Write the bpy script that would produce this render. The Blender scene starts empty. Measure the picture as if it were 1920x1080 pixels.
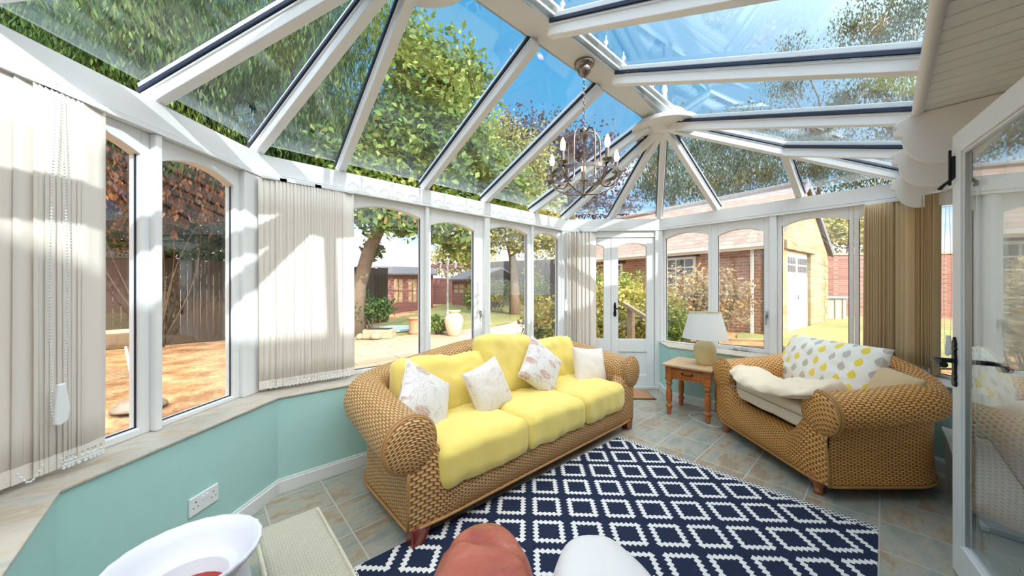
import bpy, bmesh, math, random
import numpy as np
from mathutils import Vector, Matrix, noise

SCN = bpy.context.scene
COL = SCN.collection
PI = math.pi
rnd = random.Random(7)
nrs = np.random.RandomState(11)

# ------------------------------------------------------------------ camera
# room axes: X runs along the long glazed wall, Y from the house towards that wall
SA, CA = math.sin(math.radians(47.5)), math.cos(math.radians(47.5))
cam_data = bpy.data.cameras.new('camera')
cam_data.sensor_width = 36.0
cam_data.lens = 36.0*640/1920
cam_data.clip_start = 0.02
cam_data.clip_end = 400
cam = bpy.data.objects.new('camera', cam_data)
COL.objects.link(cam)
cam.location = (0, 0, 1.3)
cam.rotation_euler = (math.radians(90), 0, -math.radians(42.5))
SCN.camera = cam

# ------------------------------------------------------------------ sky, sun, exposure
SUN_DIR = Vector((0.0, 1.0, -0.66)).normalized()      # the way the sunlight travels
SKY_STRENGTH = 1.0
w = bpy.data.worlds.new('world'); SCN.world = w; w.use_nodes = True
nt = w.node_tree; nt.nodes.clear()
def wn(t, **k):
    n = nt.nodes.new(t)
    for a, b in k.items(): setattr(n, a, b)
    return n
L = nt.links.new
wo = wn('ShaderNodeOutputWorld'); bg = wn('ShaderNodeBackground'); tc = wn('ShaderNodeTexCoord')
sep = wn('ShaderNodeSeparateXYZ'); L(tc.outputs['Generated'], sep.inputs[0])
ramp = wn('ShaderNodeValToRGB'); L(sep.outputs['Z'], ramp.inputs[0])
el = ramp.color_ramp.elements
el[0].position = 0.0; el[0].color = (0.74, 0.83, 0.95, 1)
el[1].position = 0.95; el[1].color = (0.07, 0.30, 0.54, 1)
e = el.new(0.16); e.color = (0.42, 0.66, 0.95, 1)
e = el.new(0.42); e.color = (0.12, 0.43, 0.70, 1)
# cloud: streaks of noise, thick near the horizon and thin above
mp = wn('ShaderNodeMapping'); mp.inputs['Scale'].default_value = (1.0, 1.0, 3.2); L(tc.outputs['Generated'], mp.inputs[0])
nz = wn('ShaderNodeTexNoise'); nz.inputs['Scale'].default_value = 2.6; nz.inputs['Detail'].default_value = 7; nz.inputs['Roughness'].default_value = .58
L(mp.outputs[0], nz.inputs['Vector'])
mr = wn('ShaderNodeMapRange'); L(sep.outputs['Z'], mr.inputs[0])
mr.inputs[1].default_value = 0.05; mr.inputs[2].default_value = 0.45; mr.inputs[3].default_value = 0.22; mr.inputs[4].default_value = -0.12
ad = wn('ShaderNodeMath', operation='ADD'); L(nz.outputs['Fac'], ad.inputs[0]); L(mr.outputs[0], ad.inputs[1])
cr = wn('ShaderNodeValToRGB'); L(ad.outputs[0], cr.inputs[0])
cr.color_ramp.elements[0].position = .50; cr.color_ramp.elements[1].position = .68
mx = wn('ShaderNodeMix', data_type='RGBA'); L(cr.outputs[0], mx.inputs['Factor'])
L(ramp.outputs[0], mx.inputs['A']); mx.inputs['B'].default_value = (1.0, 1.0, 1.0, 1)
# added glow in the sky behind the view, above the sun, to fill the room
dt = wn('ShaderNodeVectorMath', operation='DOT_PRODUCT'); L(tc.outputs['Generated'], dt.inputs[0])
dt.inputs[1].default_value = (0.0, -0.62, 0.78)
gl = wn('ShaderNodeMapRange'); L(dt.outputs['Value'], gl.inputs[0]); gl.interpolation_type = 'SMOOTHSTEP'
gl.inputs[1].default_value = 0.15; gl.inputs[2].default_value = 1.0; gl.inputs[3].default_value = 0.0; gl.inputs[4].default_value = 1.0
mx2 = wn('ShaderNodeMix', data_type='RGBA'); L(gl.outputs[0], mx2.inputs['Factor'])
L(mx.outputs['Result'], mx2.inputs['A']); mx2.inputs['B'].default_value = (4.7, 4.5, 4.2, 1)
L(mx2.outputs['Result'], bg.inputs['Color']); bg.inputs['Strength'].default_value = SKY_STRENGTH
L(bg.outputs[0], wo.inputs['Surface'])

sun_d = bpy.data.lights.new('sun', 'SUN'); sun_d.energy = 4.0; sun_d.angle = math.radians(0.6); sun_d.color = (1.0, 0.95, 0.86)
sun = bpy.data.objects.new('sun', sun_d); COL.objects.link(sun)
sun.rotation_euler = SUN_DIR.to_track_quat('-Z', 'Y').to_euler(); sun.location = (0, -10, 12)

SCN.view_settings.view_transform = 'Standard'
SCN.view_settings.look = 'None'
SCN.view_settings.gamma = 1.0
SCN.view_settings.exposure = 0.5
SCN.view_settings.use_curve_mapping = False
SCN.render.film_transparent = False
SCN.cycles.max_bounces = 12
SCN.cycles.transparent_max_bounces = 40
SCN.cycles.transmission_bounces = 8
SCN.cycles.glossy_bounces = 4
SCN.cycles.diffuse_bounces = 5
SCN.cycles.caustics_reflective = False
SCN.cycles.sample_clamp_indirect = 6.0

# ------------------------------------------------------------------ materials
class NT:
    def __init__(s, name):
        s.m = bpy.data.materials.new(name); s.m.use_nodes = True
        s.t = s.m.node_tree; s.b = s.t.nodes['Principled BSDF']; s.out = s.t.nodes['Material Output']
    def n(s, t, ins=None, **k):
        n = s.t.nodes.new(t)
        for a, b in k.items(): setattr(n, a, b)
        for a, b in (ins or {}).items():
            if isinstance(b, bpy.types.NodeSocket): s.t.links.new(b, n.inputs[a])
            else: n.inputs[a].default_value = b
        return n
    def l(s, a, b): s.t.links.new(a, b)
    def M(s, op, a, b=None, c=None):
        n = s.t.nodes.new('ShaderNodeMath'); n.operation = op
        for i, v in enumerate((a, b, c)):
            if v is None: continue
            if isinstance(v, bpy.types.NodeSocket): s.t.links.new(v, n.inputs[i])
            else: n.inputs[i].default_value = v
        return n.outputs[0]
    def mix(s, f, a, b):
        n = s.t.nodes.new('ShaderNodeMix'); n.data_type = 'RGBA'
        for k, v in (('Factor', f), ('A', a), ('B', b)):
            if isinstance(v, bpy.types.NodeSocket): s.t.links.new(v, n.inputs[k])
            else: n.inputs[k].default_value = v if k == 'Factor' else (*v, 1)
        return n.outputs['Result']
    def ramp(s, f, stops):
        n = s.t.nodes.new('ShaderNodeValToRGB'); s.t.links.new(f, n.inputs[0]); e = n.color_ramp.elements
        e[0].position, e[0].color = stops[0][0], (*stops[0][1], 1)
        e[1].position, e[1].color = stops[-1][0], (*stops[-1][1], 1)
        for p, c in stops[1:-1]:
            q = e.new(p); q.color = (*c, 1)
        return n.outputs[0]
    def noise(s, vec, scale, detail=4, rough=.55):
        n = s.n('ShaderNodeTexNoise', {'Vector': vec, 'Scale': scale, 'Detail': detail, 'Roughness': rough}); return n.outputs['Fac']
    def pos(s, which='Object'): return s.n('ShaderNodeTexCoord').outputs[which]
    def bump(s, h, strength=.3, dist=.01):
        n = s.n('ShaderNodeBump', {'Height': h, 'Strength': strength, 'Distance': dist}); s.l(n.outputs[0], s.b.inputs['Normal'])
    def col(s, c):
        if isinstance(c, bpy.types.NodeSocket): s.l(c, s.b.inputs['Base Color'])
        else: s.b.inputs['Base Color'].default_value = (*c, 1)
    def set(s, rough=.5, metal=0., **k):
        s.b.inputs['Roughness'].default_value = rough; s.b.inputs['Metallic'].default_value = metal
        for a, b in k.items(): s.b.inputs[a.replace('_', ' ')].default_value = b

MAT = {}
def simple(name, c, rough=.5, metal=0., var=.06, scale=12, bump=0., bscale=80, **k):
    m = NT(name); m.set(rough, metal, **k); p = m.pos()
    f = m.noise(p, scale, 3)
    m.col(m.mix(f, tuple(max(0, x*(1-var)) for x in c), tuple(min(1, x*(1+var)) for x in c)))
    if bump: m.bump(m.noise(p, bscale, 3), bump, .004)
    MAT[name] = m.m; return m.m

simple('white_paint', (.80, .805, .81), .38, var=.02, bump=.08, bscale=40)
simple('ridge_white', (.74, .72, .70), .45, var=.02)
simple('mint_wall', (.42, .67, .64), .75, var=.02, bump=.10, bscale=150)
simple('cream_wall', (.80, .79, .76), .8, var=.02)
simple('gasket', (.015, .022, .05), .45, var=.1)
simple('black_iron', (.015, .016, .02), .42, metal=.6, var=.3, bump=.3, bscale=60)
simple('nickel', (.27, .22, .19), .25, metal=1., var=.08)
simple('dark_metal', (.10, .09, .085), .3, metal=.9)
simple('steel_handle', (.45, .44, .42), .3, metal=1.)
simple('white_plastic', (.82, .83, .85), .3, var=.01)
simple('clear_bead', (.75, .77, .80), .2, var=.02)
simple('urn_white', (.66, .66, .72), .5, var=.02)
simple('red_soil', (.30, .02, .015), .6, var=.3)
simple('mahogany', (.20, .028, .012), .25, var=.3, scale=30, Coat_Weight=.5)
simple('foot_pine', (.36, .11, .03), .35, var=.25, scale=20)
simple('lamp_cream', (.66, .55, .28), .55, var=.05, bump=.15, bscale=200)
simple('sill_edge', (.42, .36, .29), .6, var=.1)

def mat_glass(name, tint, ior=1.45, rough=0.0, extra=.0):
    m = NT(name); t = m.t; t.nodes.remove(m.b)
    tr = m.n('ShaderNodeBsdfTransparent', {'Color': (*tint, 1)}); g = m.n('ShaderNodeBsdfGlossy', {'Roughness': rough, 'Color': (1, 1, 1, 1)})
    ge = m.n('ShaderNodeNewGeometry'); cs = m.M('ABSOLUTE', m.n('ShaderNodeVectorMath', {0: ge.outputs['Incoming'], 1: ge.outputs['Normal']}, operation='DOT_PRODUCT').outputs['Value'])
    f = m.M('ADD', m.M('MULTIPLY', m.M('POWER', m.M('SUBTRACT', 1., cs), 4.0), .75), .035+extra)
    mxs = m.n('ShaderNodeMixShader', {0: f}); m.l(tr.outputs[0], mxs.inputs[1]); m.l(g.outputs[0], mxs.inputs[2]); m.l(mxs.outputs[0], m.out.inputs['Surface'])
    MAT[name] = m.m
mat_glass('window_glass', (.97, .985, .98), extra=.015)
mat_glass('roof_glass', (.86, .925, .97), extra=.02)
mat_glass('door_glass', (.93, .96, .95), extra=.10)

def mat_tiles():
    m = NT('floor_tile'); p = m.pos()
    br = m.n('ShaderNodeTexBrick', {'Vector': m.n('ShaderNodeMapping', {'Vector': p, 'Location': (-.288, -.02, 0)}).outputs[0], 'Scale': 1.0, 'Mortar Size': .0042, 'Mortar Smooth': .15, 'Brick Width': .315, 'Row Height': .315, 'Bias': 0., 'Color1': (0, 0, 0, 1), 'Color2': (1, 1, 1, 1), 'Mortar': (.5, .5, .5, 1)}, offset=0., squash=1.)
    mp = m.n('ShaderNodeMapping', {'Vector': p, 'Scale': (1.6, 4.2, 1), 'Rotation': (0, 0, .12)}).outputs[0]
    # each tile reads a different part of the marbling
    off = m.n('ShaderNodeVectorMath', {0: mp, 1: br.outputs['Color']}, operation='ADD').outputs[0]
    off = m.n('ShaderNodeVectorMath', {0: off, 1: (0., 0., 0.)}, operation='ADD').outputs[0]; n1 = m.noise(off, 1.7, 8, .66)
    c = m.ramp(n1, [(.28, (.17, .20, .18)), (.42, (.27, .30, .27)), (.51, (.40, .36, .29)), (.58, (.34, .23, .13)), (.64, (.26, .26, .23)), (.8, (.46, .45, .42))])
    n2 = m.noise(off, 14, 4, .6)
    c = m.mix(m.M('MULTIPLY', n2, .22), c, (.42, .43, .42))
    c = m.mix(br.outputs['Fac'], c, (.52, .50, .45))
    m.col(c); m.set(.34); m.l(m.M('ADD', m.M('MULTIPLY', n2, .25), .22), m.b.inputs['Roughness'])
    h = m.M('SUBTRACT', m.M('MULTIPLY', n1, .25), br.outputs['Fac']); m.bump(h, .45, .003)
    MAT['floor_tile'] = m.m
mat_tiles()

def mat_sill():
    m = NT('sill_tile'); p = m.pos()
    n1 = m.noise(m.n('ShaderNodeMapping', {'Vector': p, 'Scale': (4, 9, 1), 'Rotation': (0, 0, .5)}).outputs[0], 1.6, 6, .65)
    c = m.ramp(n1, [(.3, (.36, .36, .34)), (.48, (.50, .46, .40)), (.60, (.46, .36, .26)), (.72, (.55, .52, .47))])
    m.col(c); m.set(.35); m.bump(n1, .15, .003); MAT['sill_tile'] = m.m
mat_sill()

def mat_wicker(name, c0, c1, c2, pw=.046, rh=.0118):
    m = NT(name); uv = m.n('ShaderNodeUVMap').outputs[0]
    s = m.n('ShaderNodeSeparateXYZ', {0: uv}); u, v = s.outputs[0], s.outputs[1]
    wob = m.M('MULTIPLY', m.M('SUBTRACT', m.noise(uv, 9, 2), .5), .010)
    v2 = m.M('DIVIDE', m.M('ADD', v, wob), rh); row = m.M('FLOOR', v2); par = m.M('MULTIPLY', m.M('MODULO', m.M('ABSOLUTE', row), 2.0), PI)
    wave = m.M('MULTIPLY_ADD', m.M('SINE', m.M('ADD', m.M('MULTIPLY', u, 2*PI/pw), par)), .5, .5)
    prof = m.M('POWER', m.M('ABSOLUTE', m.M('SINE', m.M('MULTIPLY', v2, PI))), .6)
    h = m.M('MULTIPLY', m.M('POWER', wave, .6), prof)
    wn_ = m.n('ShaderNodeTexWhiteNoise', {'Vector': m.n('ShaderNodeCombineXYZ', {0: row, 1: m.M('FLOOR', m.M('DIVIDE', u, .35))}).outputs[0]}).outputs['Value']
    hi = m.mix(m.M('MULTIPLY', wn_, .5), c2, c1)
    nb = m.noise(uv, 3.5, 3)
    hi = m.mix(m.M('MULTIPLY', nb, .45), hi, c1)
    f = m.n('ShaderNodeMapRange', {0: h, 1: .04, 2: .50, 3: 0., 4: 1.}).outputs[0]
    m.col(m.mix(f, c0, hi)); m.set(.42, Specular_IOR_Level=.5)  # c0: darker cane in the gaps, with their recess shade painted in
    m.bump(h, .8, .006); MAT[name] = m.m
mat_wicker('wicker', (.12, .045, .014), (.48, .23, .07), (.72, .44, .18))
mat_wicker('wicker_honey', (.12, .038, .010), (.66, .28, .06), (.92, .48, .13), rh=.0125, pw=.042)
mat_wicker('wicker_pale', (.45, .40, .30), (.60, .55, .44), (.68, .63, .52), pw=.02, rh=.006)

def mat_fabric(name, c, var=.08, weave=500, rough=.9, wr=.25, trans=0.):
    m = NT(name); p = m.pos()
    n1 = m.noise(p, 5, 4); n2 = m.noise(p, weave, 2)
    m.col(m.mix(n1, tuple(x*(1-var) for x in c), tuple(min(1, x*(1+var)) for x in c)))
    m.set(rough, Sheen_Weight=.3); m.bump(m.M('ADD', m.M('MULTIPLY', n2, .4), m.noise(p, 22, 3)), wr, .004)
    if trans:
        tl = m.n('ShaderNodeBsdfTranslucent', {'Color': (*c, 1)}); ms = m.n('ShaderNodeMixShader', {0: trans})
        m.l(m.b.outputs[0], ms.inputs[1]); m.l(tl.outputs[0], ms.inputs[2]); m.l(ms.outputs[0], m.out.inputs['Surface'])
    MAT[name] = m.m
mat_fabric('yellow_throw', (.77, .60, .15), var=.07)
mat_fabric('plain_cream', (.73, .66, .60), var=.04)
mat_fabric('cream_canvas', (.85, .71, .55), var=.05)
mat_fabric('blanket_cream', (.85, .70, .52), var=.05)
mat_fabric('beige_linen', (.64, .46, .27), var=.06)
mat_fabric('blind_fabric', (.88, .815, .74), var=.02, weave=900, wr=.08, trans=.18)
mat_fabric('blind_fabric_tan', (.80, .62, .36), var=.03, weave=900, wr=.08, trans=.25)
mat_fabric('lamp_shade', (.86, .855, .84), var=.02, wr=.05, trans=.35)
mat_fabric('white_fleece', (.80, .75, .74), var=.03, weave=200, wr=.4)
mat_fabric('coir', (.42, .19, .07), var=.2, weave=260, wr=1.)
mat_fabric('black_rubber', (.03, .03, .03))

def mat_floral(name, base, ink, ink2, sc):
    m = NT(name); uv = m.n('ShaderNodeUVMap').outputs[0]
    wv = m.n('ShaderNodeVectorMath', {0: uv, 1: m.n('ShaderNodeTexNoise', {'Vector': uv, 'Scale': sc*.9, 'Detail': 2}).outputs['Color']}, operation='ADD').outputs[0]
    vor = m.n('ShaderNodeTexVoronoi', {'Vector': wv, 'Scale': sc*.8}, feature='DISTANCE_TO_EDGE').outputs['Distance']
    stems = m.M('LESS_THAN', vor, .028)
    v2 = m.n('ShaderNodeTexVoronoi', {'Vector': m.n('ShaderNodeMapping', {'Vector': uv, 'Rotation': (0, 0, .6), 'Scale': (1, 2.3, 1)}).outputs[0], 'Scale': sc*.85})
    blob = m.n('ShaderNodeMapRange', {0: v2.outputs['Distance'], 1: .42, 2: .36, 3: 0., 4: 1.}).outputs[0]
    vein = m.n('ShaderNodeMapRange', {0: m.noise(m.n('ShaderNodeMapping', {'Vector': uv, 'Scale': (1, 6, 1), 'Rotation': (0, 0, .9)}).outputs[0], sc*4, 2), 1: .42, 2: .56, 3: .25, 4: 1.}).outputs[0]
    sel = m.M('GREATER_THAN', m.n('ShaderNodeSeparateColor', {0: v2.outputs['Color']}).outputs[0], .45)
    lf = m.M('MULTIPLY', m.M('MULTIPLY', blob, vein), sel)
    c = m.mix(m.M('MULTIPLY', stems, .75), base, ink2); c = m.mix(lf, c, ink)
    m.col(c); m.set(.85, Sheen_Weight=.2); m.bump(m.noise(uv, 300, 2), .15, .002); MAT[name] = m.m
mat_floral('floral_fabric', (.66, .62, .61), (.47, .27, .20), (.50, .40, .37), 7)
mat_floral('floral_fabric_fine', (.68, .62, .56), (.55, .44, .42), (.50, .43, .46), 13)

def mat_leafprint():
    m = NT('leaf_print'); uv = m.n('ShaderNodeUVMap').outputs[0]; SZ = .088
    s = m.n('ShaderNodeSeparateXYZ', {0: uv}); u = m.M('DIVIDE', s.outputs[0], SZ); v = m.M('DIVIDE', s.outputs[1], SZ*1.15)
    ru = m.M('FLOOR', u); v = m.M('ADD', v, m.M('MULTIPLY', m.M('MODULO', m.M('ABSOLUTE', ru), 2.), .42)); rv = m.M('FLOOR', v)
    wn2 = m.n('ShaderNodeTexWhiteNoise', {'Vector': m.n('ShaderNodeCombineXYZ', {0: ru, 1: rv}).outputs[0]})
    sc = m.n('ShaderNodeSeparateColor', {0: wn2.outputs['Color']})
    x = m.M('SUBTRACT', m.M('FRACT', u), m.M('ADD', .38, m.M('MULTIPLY', sc.outputs[0], .24)))
    y = m.M('SUBTRACT', m.M('FRACT', v), .5)
    ax = m.M('ABSOLUTE', x)
    wid = m.M('MULTIPLY', m.M('MULTIPLY', m.M('ADD', y, .36), m.M('SUBTRACT', .36, y)), m.M('SUBTRACT', 2.0, m.M('MULTIPLY', y, 2.2)))
    leaf = m.M('GREATER_THAN', wid, ax)
    vein = m.M('LESS_THAN', ax, .012)
    rib = m.M('LESS_THAN', m.M('FRACT', m.M('MULTIPLY', m.M('ADD', y, m.M('MULTIPLY', ax, .9)), 11)), .18)
    val = wn2.outputs['Value']
    colr = m.n('ShaderNodeValToRGB', {0: val}); cr_ = colr.color_ramp; cr_.interpolation = 'CONSTANT'
    cr_.elements[0].position = 0; cr_.elements[0].color = (.88, .62, .02, 1); cr_.elements[1].position = .42; cr_.elements[1].color = (.50, .47, .44, 1)
    for p_, c_ in ((.62, (.52, .45, .38)), (.80, (.80, .79, .62))):
        e_ = cr_.elements.new(p_); e_.color = (*c_, 1)
    base = (.86, .82, .75)
    c = m.mix(leaf, base, colr.outputs[0])
    c = m.mix(m.M('MULTIPLY', m.M('MULTIPLY', m.M('MAXIMUM', vein, rib), leaf), .35), c, base)
    m.col(c); m.set(.9, Sheen_Weight=.2); m.bump(m.noise(uv, 300, 2), .15, .002); MAT['leaf_print'] = m.m
mat_leafprint()

def mat_rug(cx, cy):
    m = NT('rug_weave'); p = m.pos(); s = m.n('ShaderNodeSeparateXYZ', {0: p}); x = m.M('SUBTRACT', s.outputs[0], cx); y = m.M('SUBTRACT', s.outputs[1], cy)
    P = .2075; k = .70711/P
    a = m.M('MULTIPLY', m.M('ADD', x, y), k); b = m.M('MULTIPLY', m.M('SUBTRACT', x, y), k)
    a = m.M('SUBTRACT', m.M('FRACT', m.M('ADD', a, 100.5)), .5); b = m.M('SUBTRACT', m.M('FRACT', m.M('ADD', b, 100.5)), .5)
    a = m.M('ABSOLUTE', a); b = m.M('ABSOLUTE', b); mxx = m.M('MAXIMUM', a, b); mn = m.M('MINIMUM', a, b)
    tri = m.M('ABSOLUTE', m.M('SUBTRACT', m.M('FRACT', m.M('MULTIPLY', mn, 8.)), .5))          # 0..0.5
    mm = m.M('ADD', mxx, m.M('MULTIPLY', m.M('SUBTRACT', tri, .25), .14))
    mi = m.M('ADD', mxx, m.M('MULTIPLY', m.M('SUBTRACT', .25, tri), .09)); ring = m.M('MULTIPLY', m.M('GREATER_THAN', mi, .268), m.M('LESS_THAN', mm, .388))
    # dotted selvedge at the two ends
    ex = s.outputs[0]
    end = m.M('MAXIMUM', m.M('GREATER_THAN', ex, 2.655), m.M('LESS_THAN', ex, .53))
    dots = m.M('GREATER_THAN', m.M('MULTIPLY', m.M('SINE', m.M('MULTIPLY', s.outputs[1], 2*PI/.026)), m.M('SINE', m.M('MULTIPLY', ex, 2*PI/.032))), -.12)
    f = m.M('ADD', m.M('MULTIPLY', ring, m.M('SUBTRACT', 1., end)), m.M('MULTIPLY', dots, end))
    rib = m.M('SINE', m.M('MULTIPLY', s.outputs[0], 2*PI/.006))
    navy = m.mix(m.noise(p, 30, 3), (.010, .016, .042), (.018, .027, .062))
    m.col(m.mix(f, navy, (.74, .71, .70))); m.set(.95, Specular_IOR_Level=.25)
    m.bump(m.M('ADD', m.M('MULTIPLY', rib, .3), m.M('ADD', m.M('MULTIPLY', f, .4), m.noise(p, 160, 2))), .35, .004); MAT['rug_weave'] = m.m
mat_rug(1.369, 1.498)

def mat_wood(name, c0, c1, c2, scale=(1, 12, 12), rough=.4, coat=.2):
    m = NT(name); p = m.n('ShaderNodeMapping', {'Vector': m.pos(), 'Scale': scale}).outputs[0]
    n1 = m.noise(p, 3.5, 6, .6); m.col(m.ramp(n1, [(.3, c0), (.5, c1), (.72, c2)])); m.set(rough, Coat_Weight=coat); m.bump(n1, .08, .003); MAT[name] = m.m
mat_wood('pine_orange', (.32, .085, .015), (.46, .14, .025), (.55, .19, .04))
mat_wood('pine_top', (.52, .31, .15), (.60, .40, .23), (.66, .47, .30))
mat_wood('rail_wood', (.24, .15, .09), (.36, .25, .16), (.45, .34, .24), rough=.8, coat=0)

def mat_brick(name, c1, c2, mortar, bw=.225, rh=.075, ms=.011, rough=.85, var=.5, offs=.5):
    m = NT(name); s = m.n('ShaderNodeSeparateXYZ', {0: m.pos()}); v = m.n('ShaderNodeCombineXYZ', {0: m.M('ADD', s.outputs[0], s.outputs[1]), 1: s.outputs[2]}).outputs[0]
    b = m.n('ShaderNodeTexBrick', {'Vector': v, 'Scale': 1., 'Mortar Size': ms, 'Mortar Smooth': .2, 'Brick Width': bw, 'Row Height': rh, 'Bias': -.1, 'Color1': (*c1, 1), 'Color2': (*c2, 1), 'Mortar': (*mortar, 1)}, offset=offs)
    n1 = m.noise(m.pos(), 3, 5, .65); c = m.mix(m.M('MULTIPLY', n1, var), b.outputs['Color'], tuple(x*.55 for x in c1))
    m.col(c); m.set(rough); m.bump(m.M('SUBTRACT', m.M('MULTIPLY', n1, .4), b.outputs['Fac']), .5, .01); MAT[name] = m.m
mat_brick('red_brick', (.30, .105, .055), (.46, .20, .11), (.46, .36, .28))
mat_brick('old_brick', (.26, .10, .075), (.38, .18, .14), (.34, .24, .21), var=.7)
mat_brick('limestone', (.30, .22, .12), (.48, .38, .24), (.24, .18, .11), bw=.42, rh=.19, ms=.008, var=.3)
mat_brick('roof_tile', (.31, .23, .205), (.40, .31, .28), (.22, .15, .13), bw=.26, rh=.12, ms=.008, var=.35)
mat_brick('roof_tile_orange', (.55, .30, .14), (.66, .38, .20), (.3, .16, .09), bw=.26, rh=.14, ms=.008, var=.3)
mat_brick('shed_board', (.10, .075, .085), (.13, .10, .11), (.04, .03, .035), bw=3., rh=.12, ms=.01, var=.3)
mat_brick('red_board', (.33, .14, .13), (.40, .18, .17), (.15, .06, .06), bw=3., rh=.12, ms=.008, var=.3)

def mat_ground(name, stops, sc=2., bump=.5, bs=40):
    m = NT(name); p = m.pos(); a = m.noise(p, sc, 6, .65); b = m.noise(p, bs, 4, .7)
    f = m.M('ADD', m.M('MULTIPLY', a, .6), m.M('MULTIPLY', b, .4)); m.col(m.ramp(f, stops)); m.set(.95); m.bump(b, bump, .03); MAT[name] = m.m
mat_ground('lawn', [(.30, (.13, .14, .045)), (.5, (.24, .24, .085)), (.68, (.42, .37, .17))], .5, .6, 26)
mat_ground('leaf_litter', [(.34, (.12, .05, .018)), (.46, (.34, .16, .065)), (.56, (.52, .32, .16)), (.7, (.66, .50, .32))], 2.2, .9, 22)
mat_ground('gravel_path', [(.35, (.38, .25, .21)), (.55, (.55, .38, .33)), (.7, (.64, .48, .42))], .8, .5, 40)
def mat_paving():
    m = NT('paving'); p = m.pos()
    b = m.n('ShaderNodeTexBrick', {'Vector': p, 'Scale': 1., 'Mortar Size': .012, 'Brick Width': .75, 'Row Height': .60, 'Color1': (.40, .30, .22, 1), 'Color2': (.50, .38, .29, 1), 'Mortar': (.20, .15, .09, 1)}, offset=.37)
    n1 = m.noise(p, 2.4, 7, .7); c = m.mix(m.M('MULTIPLY', n1, .6), b.outputs['Color'], (.46, .33, .22))
    m.col(c); m.set(.9); m.bump(m.M('SUBTRACT', m.M('MULTIPLY', n1, .5), b.outputs['Fac']), .4, .01); MAT['paving'] = m.m
mat_paving()
def mat_leaf(name, a, b, c, trans=.35, rough=.5):
    m = NT(name); r = m.n('ShaderNodeAttribute', attribute_name='leaf_tone').outputs['Fac']
    col = m.ramp(r, [(0., a), (.5, b), (1., c)]); m.col(col); m.set(rough, Specular_IOR_Level=.25)
    tl = m.n('ShaderNodeBsdfTranslucent', {'Color': col}); ms = m.n('ShaderNodeMixShader', {0: trans}); m.l(m.b.outputs[0], ms.inputs[1]); m.l(tl.outputs[0], ms.inputs[2]); m.l(ms.outputs[0], m.out.inputs['Surface']); MAT[name] = m.m
mat_leaf('leaf_magnolia', (.05, .11, .02), (.17, .25, .05), (.42, .45, .13))
mat_leaf('leaf_conifer', (.025, .07, .02), (.06, .13, .03), (.22, .28, .07))
mat_leaf('leaf_purple', (.06, .035, .05), (.12, .07, .09), (.20, .13, .13))
mat_leaf('leaf_birch', (.035, .06, .035), (.09, .13, .07), (.26, .28, .16))
mat_leaf('leaf_olive', (.20, .22, .05), (.42, .40, .12), (.62, .55, .26))
mat_leaf('leaf_hedge', (.16, .18, .03), (.44, .40, .08), (.66, .58, .20))
mat_leaf('leaf_green', (.07, .14, .03), (.18, .28, .06), (.38, .44, .12))
mat_leaf('leaf_dry', (.05, .022, .01), (.14, .055, .022), (.36, .15, .05))
mat_leaf('leaf_straw', (.28, .17, .08), (.52, .40, .22), (.70, .62, .40))
simple('bark', (.22, .16, .12), .9, var=.45, scale=9, bump=.9, bscale=14)
simple('bark_dark', (.12, .085, .065), .9, var=.45, scale=9, bump=.9, bscale=14)
simple('terracotta', (.52, .26, .15), .8, var=.15)
simple('terracotta_pale', (.72, .52, .36), .8, var=.12)
simple('stone_pale', (.36, .31, .22), .85, var=.2, bump=.6, bscale=20)
simple('dark_felt', (.14, .14, .16), .85, var=.15)
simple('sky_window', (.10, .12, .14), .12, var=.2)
simple('ochre_blind', (.62, .46, .28), .7, var=.12, scale=4)
simple('grey_timber', (.36, .36, .33), .8, var=.15)
simple('fence_wood', (.038, .025, .018), .9, var=.4, scale=6, bump=.5, bscale=20)  # boards darkened: the conifer canopy's shade is put into the base colour
simple('fence_dark', (.075, .065, .08), .9, var=.3, scale=5)
simple('pool_blue', (.35, .50, .58), .2, var=.05)
simple('grill_enamel', (.26, .20, .16), .4, var=.2)
simple('lead_flash', (.35, .36, .38), .6, var=.1)

def mat_leather():
    m = NT('red_leather'); p = m.pos(); n1 = m.noise(p, 9, 5, .6); n2 = m.noise(p, 120, 3)
    cre = m.noise(m.n('ShaderNodeMapping', {'Vector': p, 'Scale': (3, 14, 3)}).outputs[0], 3, 4, .6)
    m.col(m.ramp(n1, [(.3, (.30, .05, .03)), (.55, (.46, .11, .07)), (.75, (.56, .17, .12))])); m.set(.36, Coat_Weight=.25, Coat_Roughness=.35)
    m.bump(m.M('ADD', m.M('MULTIPLY', n2, .15), cre), .35, .01); MAT['red_leather'] = m.m
mat_leather()

# ------------------------------------------------------------------ mesh helpers
def link(o, parent=None):
    COL.objects.link(o)
    if parent is not None: o.parent = parent
    return o
def tag(o, label=None, cat=None, group=None, kind=None):
    if label: o['label'] = label
    if cat: o['category'] = cat
    if group: o['group'] = group
    if kind: o['kind'] = kind
    return o
def empty(name, loc=(0, 0, 0), rz=0., parent=None, **k):
    o = bpy.data.objects.new(name, None); o.empty_display_size = .1
    o.location = loc; o.rotation_euler = (0, 0, rz); link(o, parent); tag(o, **k); return o
def mesh_obj(name, verts, faces, mat, parent=None, smooth=False, uv=None, auto=None):
    me = bpy.data.meshes.new(name); me.from_pydata([tuple(v) for v in verts], [], [tuple(f) for f in faces])
    if smooth: me.polygons.foreach_set('use_smooth', [True]*len(me.polygons))
    if mat: me.materials.append(MAT[mat] if isinstance(mat, str) else mat)
    if uv is not None:
        l = me.uv_layers.new(name='UVMap'); a = np.array([uv[v.vertex_index] for v in me.loops], dtype=np.float32); l.data.foreach_set('uv', a.ravel())
    me.update(); o = bpy.data.objects.new(name, me); link(o, parent)
    return o
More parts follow.
